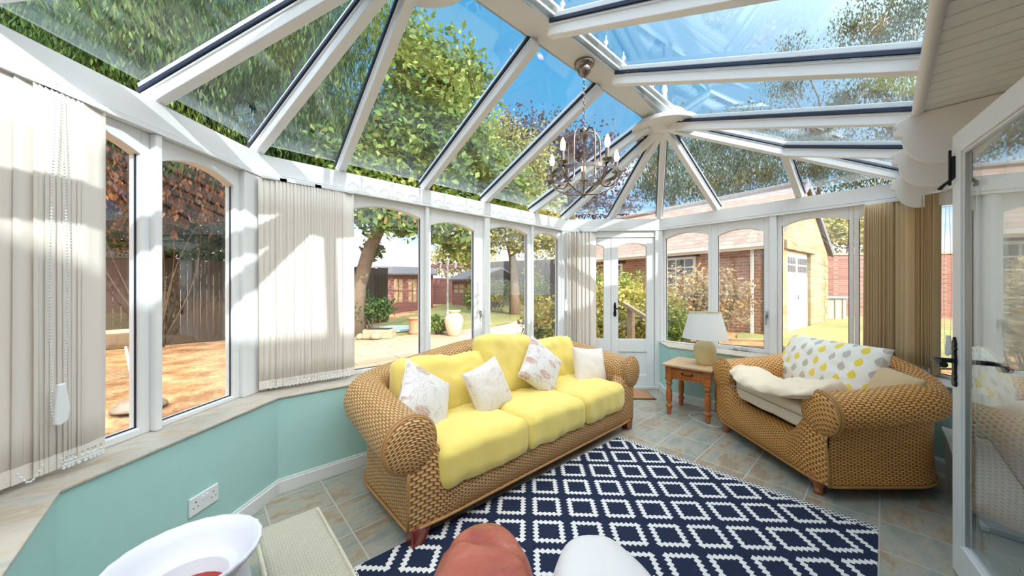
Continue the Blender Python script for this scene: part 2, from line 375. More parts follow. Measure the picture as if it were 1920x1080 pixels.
class MB:
    """collects shapes; build() links them as one mesh object"""
    def __init__(s): s.v = []; s.f = []
    def add(s, vs, fs):
        k = len(s.v); s.v += [Vector(v) for v in vs]; s.f += [[i+k for i in f] for f in fs]; return s
    def box(s, c, d, rz=0., M=None):
        x, y, z = d[0]/2, d[1]/2, d[2]/2
        vs = [Vector((a*x, b*y, e*z)) for a in (-1, 1) for b in (-1, 1) for e in (-1, 1)]
        R = M if M is not None else Matrix.Rotation(rz, 4, 'Z')
        vs = [R @ v + Vector(c) for v in vs]
        return s.add(vs, [(0, 1, 3, 2), (4, 6, 7, 5), (0, 4, 5, 1), (2, 3, 7, 6), (0, 2, 6, 4), (1, 5, 7, 3)])
    def beam(s, a, b, w, h, up=(0, 0, 1), dz=0.):
        """bar from a to b, w wide, h deep along up; dz moves it along up"""
        a = Vector(a); b = Vector(b); d = (b-a).normalized(); r = d.cross(Vector(up)).normalized(); u = r.cross(d).normalized()
        a = a+u*dz; b = b+u*dz
        vs = [p + r*(i*w/2) + u*(j*h/2) for p in (a, b) for (i, j) in ((-1, -1), (1, -1), (1, 1), (-1, 1))]
        return s.add(vs, [(0, 1, 2, 3), (7, 6, 5, 4), (0, 4, 5, 1), (1, 5, 6, 2), (2, 6, 7, 3), (3, 7, 4, 0)])
    def prism(s, pts, o, ax, ay, az, t0, t1):
        """2-D outline pts in the (ax, ay) plane at o, extruded along az from t0 to t1"""
        o = Vector(o); ax = Vector(ax); ay = Vector(ay); az = Vector(az); n = len(pts)
        vs = [o+ax*p[0]+ay*p[1]+az*t for t in (t0, t1) for p in pts]
        return s.add(vs, [list(range(n))[::-1], list(range(n, 2*n))]+[(i, (i+1) % n, n+(i+1) % n, n+i) for i in range(n)])
    def tube(s, pts, r, n=8, closed=False, caps=True):
        pts = [Vector(p) for p in pts]; m = len(pts); rr = r if hasattr(r, '__len__') else [r]*m
        rings = []; prev = None
        for i, p in enumerate(pts):
            if closed: t = (pts[(i+1) % m]-pts[(i-1) % m])
            else: t = pts[min(i+1, m-1)]-pts[max(i-1, 0)]
            t.normalize()
            if prev is None:
                u = t.orthogonal().normalized()
            else:
                u = (prev - t*prev.dot(t))
                u = u.normalized() if u.length > 1e-6 else t.orthogonal().normalized()
            prev = u; v = t.cross(u)
            rings.append([p+u*(math.cos(2*PI*k/n)*rr[i])+v*(math.sin(2*PI*k/n)*rr[i]) for k in range(n)])
        vs = [q for g in rings for q in g]; fs = []
        for i in range(m if closed else m-1):
            a = i*n; b = ((i+1) % m)*n
            for k in range(n): fs.append((a+k, a+(k+1) % n, b+(k+1) % n, b+k))
        if caps and not closed: fs += [list(range(n))[::-1], [(m-1)*n+k for k in range(n)]]
        return s.add(vs, fs)
    def lathe(s, prof, c=(0, 0, 0), n=24, cap=True, M=None):
        c = Vector(c); vs = []
        for r, z in prof:
            for k in range(n):
                v = Vector((r*math.cos(2*PI*k/n), r*math.sin(2*PI*k/n), z))
                vs.append((M @ v if M is not None else v)+c)
        fs = [(i*n+k, i*n+(k+1) % n, (i+1)*n+(k+1) % n, (i+1)*n+k) for i in range(len(prof)-1) for k in range(n)]
        if cap: fs += [list(range(n))[::-1], [(len(prof)-1)*n+k for k in range(n)]]
        return s.add(vs, fs)
    def ball(s, c, r, n=8, m=6, sc=(1, 1, 1)):
        prof = [(max(1e-4, math.sin(PI*i/m))*r, -math.cos(PI*i/m)*r) for i in range(m+1)]
        M = Matrix.Diagonal((*sc, 1)); return s.lathe(prof, c, n, True, M)
    def build(s, name, mat, parent=None, smooth=False, bevel=0., seg=2, sub=0, angle=None):
        o = mesh_obj(name, s.v, s.f, mat, parent, smooth)
        if bevel:
            b = o.modifiers.new('bevel', 'BEVEL'); b.width = bevel; b.segments = seg; b.limit_method = 'ANGLE'; b.angle_limit = math.radians(40); b.harden_normals = False
        if sub:
            b = o.modifiers.new('sub', 'SUBSURF'); b.levels = sub; b.render_levels = sub
        if smooth and angle:
            me = o.data
            bm = bmesh.new(); bm.from_mesh(me)
            for e in bm.edges:
                if len(e.link_faces) == 2 and e.calc_face_angle(0) > math.radians(angle): e.smooth = False
            bm.to_mesh(me); bm.free()
        return o
def grid_obj(name, P, mat, parent=None, closed_u=False, uv=True, flip=False, uvs=None, offs=(0, 0)):
    """P: array (nu, nv, 3) of points as one smooth surface; UV = arc length in metres"""
    P = np.asarray(P, dtype=float); nu, nv = P.shape[:2]
    verts = P.reshape(-1, 3); idx = np.arange(nu*nv).reshape(nu, nv)
    A = idx[:-1, :-1].ravel(); B = idx[1:, :-1].ravel(); Cc = idx[1:, 1:].ravel(); D = idx[:-1, 1:].ravel()
    F = np.stack([A, B, Cc, D] if not flip else [D, Cc, B, A], 1)
    me = bpy.data.meshes.new(name); me.from_pydata(verts.tolist(), [], F.tolist())
    me.polygons.foreach_set('use_smooth', [True]*len(F)); me.materials.append(MAT[mat])
    if uvs is None:
        du = np.linalg.norm(np.diff(P, axis=0), axis=2); uu = np.zeros((nu, nv)); uu[1:] = np.cumsum(du.mean(axis=1, keepdims=True).repeat(nv, 1), 0)
        dv = np.linalg.norm(np.diff(P, axis=1), axis=2); vv = np.zeros((nu, nv)); vv[:, 1:] = np.cumsum(dv.mean(axis=0, keepdims=True).repeat(nu, 0), 1)
        uvs = np.stack([uu+offs[0], vv+offs[1]], 2)
    l = me.uv_layers.new(name='UVMap'); li = np.empty(len(me.loops), dtype=np.int32); me.loops.foreach_get('vertex_index', li)
    l.data.foreach_set('uv', uvs.reshape(-1, 2)[li].astype(np.float32).ravel()); me.update()
    o = bpy.data.objects.new(name, me); link(o, parent); return o
def at(px, d, z=0.):
    """a point on the image column px (of 1920) at distance d in front of the camera, height z"""
    x = (px-960)/640*d; return Vector((x*SA+d*CA, -x*CA+d*SA, z))
def zat(py, d): return 1.3+(540-py)*d/640

def c2r(x, d, z=0.): return Vector((x*SA+d*CA, -x*CA+d*SA, z))
# ================================================================== ROOM SHELL
A0 = Vector((-.58, -.15)); K0 = Vector((-.58, 1.97)); K1 = Vector((.29, 2.83)); K2 = Vector((3.54, 2.83)); K3 = Vector((4.39, 1.97)); K4 = Vector((4.37, -.15)); K5 = Vector((4.05, -.46)); Z0 = Vector((-.26, -.46))
ZE = 2.04; ZB = 2.19          # underside and top of the eaves beam
class Facet:
    def __init__(s, a, b):
        s.a = a; s.b = b; s.d = (b-a).normalized(); s.L = (b-a).length; s.o = Vector((-s.d.y, s.d.x))
    def p(s, t, o=0., z=0.):
        q = s.a+s.d*t+s.o*o; return Vector((q.x, q.y, z))
    def prism(s, mb, pts, o0, o1):
        return mb.prism(pts, (s.a.x, s.a.y, 0), (s.d.x, s.d.y, 0), (0, 0, 1), (s.o.x, s.o.y, 0), o0, o1)
    def rect(s, mb, t0, t1, z0, z1, o0, o1): return s.prism(mb, [(t0, z0), (t1, z0), (t1, z1), (t0, z1)], o0, o1)
FA = Facet(A0, K0); FB = Facet(K0, K1); FC = Facet(K1, K2); FD = Facet(K2, K3); FE = Facet(K3, K4); FF = Facet(K4, K5); FZ = Facet(Z0, A0)

# floor
mb = MB(); mb.prism([(-.9, -3.6), (5.0, -3.6), (5.0, 2.2), (3.9, 3.2), (.1, 3.2), (-.9, 2.2)], (0, 0, 0), (1, 0, 0), (0, 1, 0), (0, 0, 1), -.12, 0)
tag(mb.build('floor', 'floor_tile'), kind='structure')

# low walls under the glazing, with a tiled sill and a skirting board
def ring(pts_in, pts_out, name, side, edge_from=0):
    mb = MB(); mb.prism([tuple(p) for p in pts_in]+[tuple(p) for p in reversed(pts_out)], (0, 0, 0), (1, 0, 0), (0, 1, 0), (0, 0, 1), 0, .60)
    tag(mb.build('wall_'+side, 'mint_wall'), kind='structure')
in_l = [(-.10, -.46), (-.36, -.21), (-.36, 1.905), (.365, 2.59), (3.30, 2.59)]
out_l = [(-.36, -.56), (-.68, -.20), (-.68, 2.01), (.25, 2.93), (3.54, 2.93)]
ring(in_l, out_l, '', 'left')
in_r = [(4.06, 1.70), (4.06, -.06), (3.72, -.46)]
out_r = [(4.46, 2.02), (4.47, -.19), (4.15, -.56)]
mb = MB(); mb.prism([(4.38, 1.96)]+in_r+list(reversed(out_r)), (0, 0, 0), (1, 0, 0), (0, 1, 0), (0, 0, 1), 0, .60)
tag(mb.build('wall_right', 'mint_wall'), kind='structure')
def inset(pts, k):     # nudge the open polyline into the room
    out = []
    for i, p in enumerate(pts):
        p = Vector(p); ds = []
        if i > 0: ds.append((p-Vector(pts[i-1])).normalized())
        if i < len(pts)-1: ds.append((Vector(pts[i+1])-p).normalized())
        ns = [Vector((d.y, -d.x)) for d in ds]; n = sum(ns, Vector((0, 0))).normalized(); c = n.dot(ns[0])
        out.append(tuple(p+n*(k/c)))
    return out
mb = MB(); mb.prism(inset(in_l, .012)+[tuple(p) for p in reversed(inset(out_l, .07))], (0, 0, 0), (1, 0, 0), (0, 1, 0), (0, 0, 1), .60, .612)
tag(mb.build('trim_1', 'sill_tile', bevel=.003), kind='structure')
mb = MB(); mb.prism(inset([(4.38, 1.96)]+in_r, .012)+[tuple(p) for p in reversed(inset(out_r, .07))], (0, 0, 0), (1, 0, 0), (0, 1, 0), (0, 0, 1), .60, .612)
tag(mb.build('trim_2', 'sill_tile', bevel=.003), kind='structure')
for nm, pl in (('left', in_l), ('right', [(4.38, 1.96)]+in_r)):
    mb = MB(); a = inset(pl, .016); b = inset(pl, .0005); a2 = inset(pl, .009)
    mb.prism(a+list(reversed(b)), (0, 0, 0), (1, 0, 0), (0, 1, 0), (0, 0, 1), 0, .078)
    mb.prism(a2+list(reversed(b)), (0, 0, 0), (1, 0, 0), (0, 1, 0), (0, 0, 1), .078, .092)
    tag(mb.build('baseboard_'+nm, 'white_paint', bevel=.002), kind='structure')

# windows: frame with an arched head, pane, sometimes a handle
WN = [0]
def arc(s0, s1, zc, rise, n=14):
    w2 = (s1-s0)/2; c = (s0+s1)/2
    return [(c+w2*math.cos(PI*k/n)*1.0, zc-rise+rise*(1-(math.cos(PI*k/n))**2)) for k in range(n+1)]
def window(F, f0, f1, g0, g1, gz0=.645, gzc=1.98, rise=.055, top=None, bot=.612, dep=(0.005, .065), handle=None, parent_name=None, stay=False, mat='white_paint'):
    WN[0] += 1
    top = ZE if top is None else top
    r = empty('window_%d' % WN[0], F.p((f0+f1)/2, .03, bot), kind='structure')
    mb = MB(); o0, o1 = dep
    F.rect(mb, f0, g0, bot, top, o0, o1); F.rect(mb, g1, f1, bot, top, o0, o1); F.rect(mb, g0, g1, bot, gz0, o0, o1)
    F.prism(mb, arc(g0, g1, gzc, rise)+[(g0, top), (g1, top)], o0, o1)
    # putty bead round the glass
    fr = mb.build('window_frame', mat, None, bevel=.004)
    fr.parent = r; fr.matrix_parent_inverse = Matrix.Translation(-r.location)
    mb = MB(); F.rect(mb, g0-.01, g1+.01, gz0-.01, gzc+.005, .034, .040)
    g = mb.build('pane', 'window_glass'); g.parent = r; g.matrix_parent_inverse = Matrix.Translation(-r.location)
    mb = MB(); e = .006
    F.rect(mb, g0, g0+e, gz0, gzc-rise, .028, .033); F.rect(mb, g1-e, g1, gz0, gzc-rise, .028, .033); F.rect(mb, g0, g1, gz0, gz0+e, .028, .033)
    g = mb.build('glazing_seal', 'gasket'); g.parent = r; g.matrix_parent_inverse = Matrix.Translation(-r.location)
    if handle is not None:
        mb = MB(); hs, hz_ = handle
        F.rect(mb, hs-.011, hs+.011, hz_-.035, hz_+.035, -.008, .006)
        mb.tube([F.p(hs, -.005, hz_), F.p(hs, -.035, hz_), F.p(hs, -.042, hz_-.02), F.p(hs, -.030, hz_-.07), F.p(hs, -.040, hz_-.10)], [.007, .008, .008, .006, .008], 8)
        g = mb.build('window_handle', 'steel_handle', smooth=True, angle=40); g.parent = r; g.matrix_parent_inverse = Matrix.Translation(-r.location)
    if stay:
        mb = MB(); mb.tube([F.p(g0+.12, -.02, bot+.014), F.p(g1-.1, -.02, bot+.018)], .005, 6)
        F.rect(mb, g0+.16, g0+.20, bot+.004, bot+.02, -.03, .006); F.rect(mb, g1-.2, g1-.14, bot+.004, bot+.02, -.03, .006)
        g = mb.build('casement_stay', 'steel_handle'); g.parent = r; g.matrix_parent_inverse = Matrix.Translation(-r.location)
    return r
window(FA, .08, 1.0, .14, .95); window(FA, 1.05, 2.0, 1.11, 1.94)
window(FB, .07, .575, .115, .537); window(FB, .605, 1.085, .627, 1.045, gz0=.635)
window(FC, .05, .555, .10, .52); window(FC, .56, 1.225, .608, 1.19)
window(FC, 1.255, 1.90, 1.29, 1.786, gz0=.67, gzc=1.935, handle=(1.86, 1.03)); window(FC, 1.965, 2.60, 1.995, 2.558); window(FC, 2.63, 3.16, 2.658, 3.12)
window(FE, .05, .605, .076, .574, gz0=.63); window(FE, .606, 1.165, .675, 1.113, gz0=.655, gzc=1.95, handle=(1.135, 1.02), stay=True)
window(FE, 1.225, 1.78, 1.26, 1.752, gz0=.63); window(FE, 1.785, 2.09, 1.814, 2.04, gz0=.63)
window(FF, .06, .40, .09, .36, gz0=.63)
# a second catch on the meeting bar of the right-hand casement pair
# posts and mullions between the windows
posts = [(FA, 0, .08), (FA, 1.0, 1.05), (FA, 2.0, FA.L), (FB, 0, .07), (FB, .575, .605), (FB, 1.085, FB.L), (FC, 0, .05), (FC, .555, .56), (FC, 1.225, 1.255), (FC, 1.90, 1.965), (FC, 2.60, 2.63), (FC, 3.16, FC.L),
         (FE, 0, .05), (FE, 1.165, 1.225), (FE, 2.09, FE.L), (FF, 0, .06), (FF, .40, FF.L)]
TN = [2]
for F, a, b in posts:
    if b-a < .006: continue
    TN[0] += 1; mb = MB(); F.rect(mb, a, b, .612, ZE, -.028, .075)
    tag(mb.build('trim_%d' % TN[0], 'white_paint', bevel=.006), kind='structure')
# eaves beam with a lower moulding
def corner(i, fs, o):     # offset corner of the facet polyline
    return None
poly = [Z0, A0, K0, K1, K2, K3, K4, K5]
pl = [tuple(p) for p in poly]
for (z0, z1, i0, i1) in ((ZE+.028, ZB, .030, -.10), (ZE, ZE+.024, .036, -.08)):
    TN[0] += 1; mb = MB(); a = inset(pl, i0); b = inset(pl, i1)
    for k in range(len(a)-1):
        mb.prism([a[k], a[k+1], b[k+1], b[k]], (0, 0, 0), (1, 0, 0), (0, 1, 0), (0, 0, 1), z0, z1)
    tag(mb.build('trim_%d' % TN[0], 'white_paint'), kind='structure')

# ------------------------------------------------------------------ glazed roof: ridge, hubs, rafters, panes
ceil = empty('ceiling', (1.94, 1.38, 2.8), kind='structure')
H1 = Vector((.70, 1.38, 2.79)); H2 = Vector((3.18, 1.38, 2.79))
def put(o, r=ceil): o.parent = r; o.matrix_parent_inverse = Matrix.Translation(-r.location); return o
ZB0 = ZB+.03
def V3(p, z=ZB0): return Vector((p[0], p[1], z))
hip2 = Vector((4.37, -.12, ZB0)); hip1 = Vector((-.58, -.12, ZB0))
raf = []     # (base, top)
raf += [(V3(K1), H1), (V3((.81, 2.83)), Vector((.76, 1.50, 2.76))), (V3((1.52, 2.83)), Vector((1.52, 1.44, 2.80))), (V3((2.22, 2.83)), Vector((2.22, 1.44, 2.80))), (V3((2.94, 2.83)), Vector((3.03, 1.46, 2.78))), (V3(K2), H2)]
mB = FB.p(.60, 0, ZB0); raf += [(V3(K0), H1), (mB, H1)]
raf += [(V3((-.58, .9)), H1), (hip1, H1)]
mD = FD.p(.60, 0, ZB0); raf += [(mD, H2), (V3(K3), H2)]
mE = FE.p(.66, 0, ZB0); raf += [(mE, H2), (hip2, H2)]
j = H2.lerp(hip2, .52); raf += [(FE.p(1.40, 0, ZB0), j), (Vector((3.62, -.12, ZB0)), j)]
raf += [(Vector((2.88, -.12, ZB0)), H2), (Vector((2.22, -.12, ZB0)), Vector((2.22, 1.32, 2.80))), (Vector((1.52, -.12, ZB0)), Vector((1.52, 1.32, 2.80))), (Vector((.75, -.12, ZB0)), H1)]
for a, b in raf:
    d = (b-a).normalized(); a2 = a-d*.04 if a.y > 0 else a
    mb = MB(); mb.beam(a2, b, .052, .062)
    mb.beam(a2, b, .066, .012, dz=.026)
    mb.beam(a2, b, .060, .030, dz=.072)          # capping above the glass
    r_ = put(mb.build('rafter', 'white_paint', bevel=.004))
    mb = MB(); rr = d.cross(Vector((0, 0, 1))).normalized()
    for s_ in (-1, 1): mb.beam(a2+rr*(s_*.036), b+rr*(s_*.036), .014, .016, dz=.042)
    g = mb.build('rafter_seal', 'gasket'); put(g)
mb = MB(); mb.box((1.94, 1.38, 2.875), (2.48, .17, .09)); mb.box((1.94, 1.38, 2.93), (2.48, .10, .04))
for s_ in (-1, 1): mb.box((1.94, 1.38+s_*.10, 2.862), (2.48, .03, .03)); mb.box((1.94, 1.38+s_*.125, 2.885), (2.46, .03, .02))
put(mb.build('ridge_beam', 'ridge_white', bevel=.006))
for h in (H1, H2):
    mb = MB(); mb.lathe([(.02, 2.80), (.285, 2.80), (.292, 2.79), (.292, 2.762), (.286, 2.755), (.20, 2.755), (.195, 2.768), (.10, 2.770), (.07, 2.752), (.04, 2.748), (.001, 2.748)], (h.x, h.y, 0), 48)
    put(mb.build('hub_cover', 'ridge_white', smooth=True, angle=35))
    mb = MB(); mb.lathe([(.17, 2.83), (.17, 2.90), (.08, 2.96), (.03, 3.0), (.02, 3.10), (.03, 3.13), (.001, 3.22)], (h.x, h.y, 0), 24)
    put(mb.build('finial', 'white_paint', smooth=True, angle=35))
# fretted cresting standing along the ridge
def curl(c, s, k):
    return [Vector((c[0]+s*(.05*math.cos(t)*(1-t/9)), c[1], c[2]+.05*math.sin(t)*(1-t/9))) for t in [i*k/14 for i in range(15)]]
mb = MB()
for i in range(9):
    x = .95+i*.25
    for s_ in (-1, 1): mb.tube(curl((x+s_*.055, 1.38, 3.01), s_, 5.0), .007, 6)
    mb.tube([(x, 1.38, 2.94), (x, 1.38, 3.15)], [.009, .004], 6); mb.ball((x, 1.38, 3.10), .016)
mb.box((1.94, 1.38, 2.955), (2.3, .012, .03))
put(mb.build('ridge_cresting', 'white_paint'))
# panes
GZ = .045
def pane(pts):
    pts = [Vector(p)+Vector((0, 0, GZ)) for p in pts]; n = (pts[1]-pts[0]).cross(pts[2]-pts[0]).normalized()
    if n.z < 0: n = -n
    mb = MB(); k = len(pts); mb.add(pts+[p+n*.012 for p in pts], [list(range(k)), list(range(2*k-1, k-1, -1))]+[(i, (i+1) % k, k+(i+1) % k, k+i) for i in range(k)])
    put(mb.build('roof_pane', 'roof_glass'))
cT = [H1, Vector((.76, 1.46, 2.79)), Vector((1.52, 1.44, 2.80)), Vector((2.22, 1.44, 2.80)), Vector((3.03, 1.46, 2.78)), H2]
cB = [V3(K1), V3((.81, 2.83)), V3((1.52, 2.83)), V3((2.22, 2.83)), V3((2.94, 2.83)), V3(K2)]
for i in range(5): pane([cB[i], cB[i+1], cT[i+1], cT[i]])
hB = [hip1, Vector((.75, -.12, ZB0)), Vector((1.52, -.12, ZB0)), Vector((2.22, -.12, ZB0)), Vector((2.88, -.12, ZB0))]
hT = [H1, H1, Vector((1.52, 1.32, 2.80)), Vector((2.22, 1.32, 2.80)), H2]
for i in range(4):
    pts = [hB[i], hB[i+1], hT[i+1], hT[i]]
    pane(pts if (hT[i]-hT[i+1]).length > 1e-4 else pts[:3])
pane([Vector((2.88, -.12, ZB0)), Vector((3.62, -.12, ZB0)), j, H2]); pane([Vector((3.62, -.12, ZB0)), hip2, j])
for a, b in ((V3(K0), mB), (mB, V3(K1)), (V3((-.58, .9)), V3(K0)), (hip1, V3((-.58, .9)))): pane([a, b, H1])
for a, b in ((V3(K2), mD), (mD, V3(K3)), (V3(K3), mE)): pane([a, b, H2])
pane([mE, FE.p(1.40, 0, ZB0), j, H2]); pane([FE.p(1.40, 0, ZB0), hip2, j])

# ------------------------------------------------------------------ double door in the far bevel
mb = MB(); FD.rect(mb, 0, .055, 0, ZE, -.03, .075); FD.rect(mb, 1.15, FD.L, 0, ZE, -.03, .075); FD.rect(mb, .055, 1.15, 1.955, ZE, -.01, .075); FD.rect(mb, .055, 1.15, 0, .035, -.03, .075)
TN[0] += 1; tag(mb.build('trim_%d' % TN[0], 'white_paint', bevel=.004), kind='structure')
def garden_door(n, a, b, g0, g1, lever=False):
    r = empty('door_%d' % n, FD.p((a+b)/2, .03, .035), kind='structure')
    mb = MB(); o0, o1 = .0, .045; z0, z1 = .04, 1.95
    FD.rect(mb, a, g0, z0, z1, o0, o1); FD.rect(mb, g1, b, z0, z1, o0, o1)
    FD.rect(mb, g0, g1, z0, .17, o0, o1); FD.rect(mb, g0, g1, .47, .635, o0, o1)
    FD.prism(mb, arc(g0, g1, 1.885, .05)+[(g0, z1), (g1, z1)], o0, o1)
    FD.rect(mb, g0, g1, .16, .48, .014, .03)
    put(mb.build('door_leaf', 'white_paint', bevel=.004), r)
    mb = MB(); FD.rect(mb, g0-.01, g1+.01, .625, 1.888, .02, .026); put(mb.build('pane', 'window_glass'), r)
    if lever:
        s_ = a+.045; zz = 1.03
        mb = MB(); mb.prism([(s_-.012, zz-.10), (s_+.012, zz-.10), (s_+.02, zz-.06), (s_+.012, zz-.03), (s_+.016, zz+.03), (s_+.010, zz+.07), (s_, zz+.09), (s_-.010, zz+.07), (s_-.016, zz+.03), (s_-.012, zz-.03), (s_-.02, zz-.06)],
                         (FD.a.x, FD.a.y, 0), (FD.d.x, FD.d.y, 0), (0, 0, 1), (FD.o.x, FD.o.y, 0), -.008, 0)
        mb.tube([FD.p(s_, -.005, zz), FD.p(s_, -.05, zz), FD.p(s_+.03, -.052, zz+.005), FD.p(s_+.08, -.05, zz-.005), FD.p(s_+.11, -.05, zz+.004)], [.01, .009, .008, .008, .012], 8)
        put(mb.build('door_handle', 'black_iron', smooth=True, angle=40), r)
    return r
garden_door(1, .06, .592, .13, .50); garden_door(2, .597, 1.145, .685, 1.050, True)

# ------------------------------------------------------------------ house side
HY = -.46
mb = MB()
for a, b, z0, z1 in ((-.6, .95, 0, 2.6), (1.83, 4.6, 0, 2.6), (.95, 1.83, 2.03, 2.6)): mb.box(((a+b)/2, HY-.12, (z0+z1)/2), (b-a, .24, z1-z0))
tag(mb.build('wall_house', 'cream_wall'), kind='structure')
mb = MB(); mb.box((1.4, -3.6, 1.3), (4.4, .1, 2.6)); mb.box((-.75, -2.1, 1.3), (.1, 3.1, 2.6)); mb.box((3.55, -2.1, 1.3), (.1, 3.1, 2.6)); mb.box((1.4, -2.1, 2.62), (4.4, 3.1, .06))
tag(mb.build('wall_back', 'cream_wall'), kind='structure')
mb = MB(); mb.box((.925, HY-.02, 1.02), (.05, .30, 2.04)); mb.box((1.845, HY-.02, 1.02), (.03, .30, 2.04)); mb.box((1.39, HY-.02, 2.05), (.95, .30, .04))
TN[0] += 1; tag(mb.build('trim_%d' % TN[0], 'white_paint', bevel=.003), kind='structure')
# boarded soffit, rounded edge and scalloped rafter ends
mb = MB(); x = -.62
while x < 4.35:
    mb.prism([(x, 0), (x+.085, 0), (x+.085, .014), (x, .014)], (0, 0, 2.20), (1, 0, 0), (0, 0, 1), (0, 1, 0), HY, -.115); x += .091
mb.box((1.87, -.29, 2.222), (4.95, .34, .012))
tag(mb.build('ceiling_boards', 'ridge_white', bevel=.003), kind='structure')
mb = MB(); mb.tube([(-.6, -.115, 2.205), (4.35, -.115, 2.205)], .021, 14)
mb.box((1.87, -.12, 2.24), (4.95, .03, .07))
TN[0] += 1; tag(mb.build('trim_%d' % TN[0], 'ridge_white', smooth=True, angle=40), kind='structure')
for xb in (2.72, 3.32, 4.16):
    pts = [(HY, 2.198), (HY, 1.93), (-.20, 1.93)]
    pts += [(-.20+.14*math.sin(t), 1.93+.16*(1-math.cos(t))) for t in [PI/2*k/10 for k in range(1, 11)]]
    pts += [(-.035, 2.10), (-.03, 2.125), (-.045, 2.14), (-.03, 2.16), (-.09, 2.198)]
    mb = MB(); mb.prism(pts, (0, 0, 0), (0, 1, 0), (0, 0, 1), (1, 0, 0), xb, xb+.035)
    TN[0] += 1; tag(mb.build('trim_%d' % TN[0], 'ridge_white', bevel=.003), kind='structure')
# white boxed bench along the house wall
t = empty('bench_box', (3.3, -.36, 0), label='low white painted boxed bench against the house wall by the open glazed door', cat='bench')
def bench_prism(k, z0, z1, mb): return mb.prism([(2.35, -.452), (3.69, -.452), (3.83+k*.3, -.285+k), (2.35, -.285+k)], (0, 0, 0), (1, 0, 0), (0, 1, 0), (0, 0, 1), z0, z1)
put(bench_prism(.0, .0, .31, MB()).build('box_body', 'white_paint', bevel=.003), t)
put(bench_prism(.018, .312, .335, MB()).build('lid', 'white_paint', bevel=.004), t)
mb = MB(); mb.box((3.08, -.279, .296), (1.44, .010, .012)); put(mb.build('moulding', 'white_paint'), t)

# open glazed door with black iron furniture
hd = Vector((1.83, -.385)); le = Vector((2.573, -.255)); FO = Facet(hd, le); WD = FO.L      # interior side is the right side of the walk
r = empty('door_3', (1.83, -.385, 0), kind='structure'); mb = MB(); z0, z1 = .01, 2.0
o0, o1 = 0.0, .044
FO.rect(mb, 0, .09, z0, z1, o0, o1); FO.rect(mb, WD-.085, WD, z0, z1, o0, o1); FO.rect(mb, .09, WD-.085, z0, .16, o0, o1); FO.rect(mb, .09, WD-.085, z1-.095, z1, o0, o1)
# moulding
for (a, b, c, d) in ((.09, .10, .16, z1-.095), (WD-.095, WD-.085, .16, z1-.095), (.09, WD-.085, .16, .17), (.09, WD-.085, z1-.105, z1-.095)): FO.rect(mb, a, b, c, d, o0+.008, o1-.008)
put(mb.build('door_leaf', 'white_paint', bevel=.003), r)
mb = MB(); FO.rect(mb, .095, WD-.09, .165, z1-.10, .016, .028); put(mb.build('pane', 'door_glass'), r)
mb = MB(); FO.rect(mb, WD-.103, WD-.095, .17, z1-.105, .010, .034); FO.rect(mb, .10, WD-.095, z1-.113, z1-.105, .010, .034); put(mb.build('glazing_seal', 'steel_handle'), r)
def lever_set(o, sgn, r, name):
    s_ = WD-.04; zz = .97; mb = MB()
    pts = [(-.013, -.115), (.013, -.115), (.020, -.098), (.012, -.085), (.018, -.07), (.011, -.055), (.014, -.02), (.019, .0), (.014, .025), (.010, .045), (.020, .055), (.012, .067), (.017, .08), (.008, .092), (0, .108)]
    pts = pts+[(-x, z) for x, z in reversed(pts[1:-1])]
    mb.prism([(s_+x, zz+z) for x, z in pts], (FO.a.x, FO.a.y, 0), (FO.d.x, FO.d.y, 0), (0, 0, 1), (FO.o.x, FO.o.y, 0), o, o+sgn*.009)
    O = lambda k: o+sgn*k
    mb.tube([FO.p(s_, O(.0), zz), FO.p(s_, O(.055), zz), FO.p(s_, O(.062), zz), FO.p(s_-.012, O(.066), zz), FO.p(s_-.05, O(.066), zz+.002), FO.p(s_-.085, O(.065), zz-.012), FO.p(s_-.11, O(.063), zz-.006)], [.011, .010, .011, .010, .009, .011, .014], 10)
    put(mb.build(name, 'black_iron', smooth=True, angle=45), r)
lever_set(0.0, -1, r, 'door_handle'); lever_set(.044, 1, r, 'door_handle')
mb = MB(); s_ = WD-.025
FO.rect(mb, s_-.012, s_+.012, 1.80, 1.90, .044, .054); FO.rect(mb, s_-.006, s_+.006, 1.77, 1.93, .054, .062)
mb.tube([FO.p(s_, .05, 1.80), FO.p(s_+.005, .075, 1.775), FO.p(s_+.03, .08, 1.765)], [.006, .007, .009], 8)
put(mb.build('door_bolt', 'black_iron', bevel=.001), r)
mb = MB(); mb.ball((2.60, -.24, .02), .018, sc=(1.4, 1, 1)); tag(mb.build('door_stop', 'black_rubber', smooth=True), 'small black rubber stop on the tiles at the foot of the open glazed door', 'door stop')
# house roof behind (outside, above the soffit)
mb = MB()
P_ = [(-.12, 2.27), (-.12, 2.33), (-4.3, 5.62), (-8.5, 2.33), (-8.5, 2.27), (-4.3, 5.52)]
mb.prism(P_, (0, 0, 0), (0, 1, 0), (0, 0, 1), (1, 0, 0), -9, 8)
TN[0] += 1; tag(mb.build('trim_%d' % TN[0], 'cream_wall'), kind='structure')
# ================================================================== FURNITURE
def smooth(t): t = np.clip(t, 0, 1); return t*t*(3-2*t)

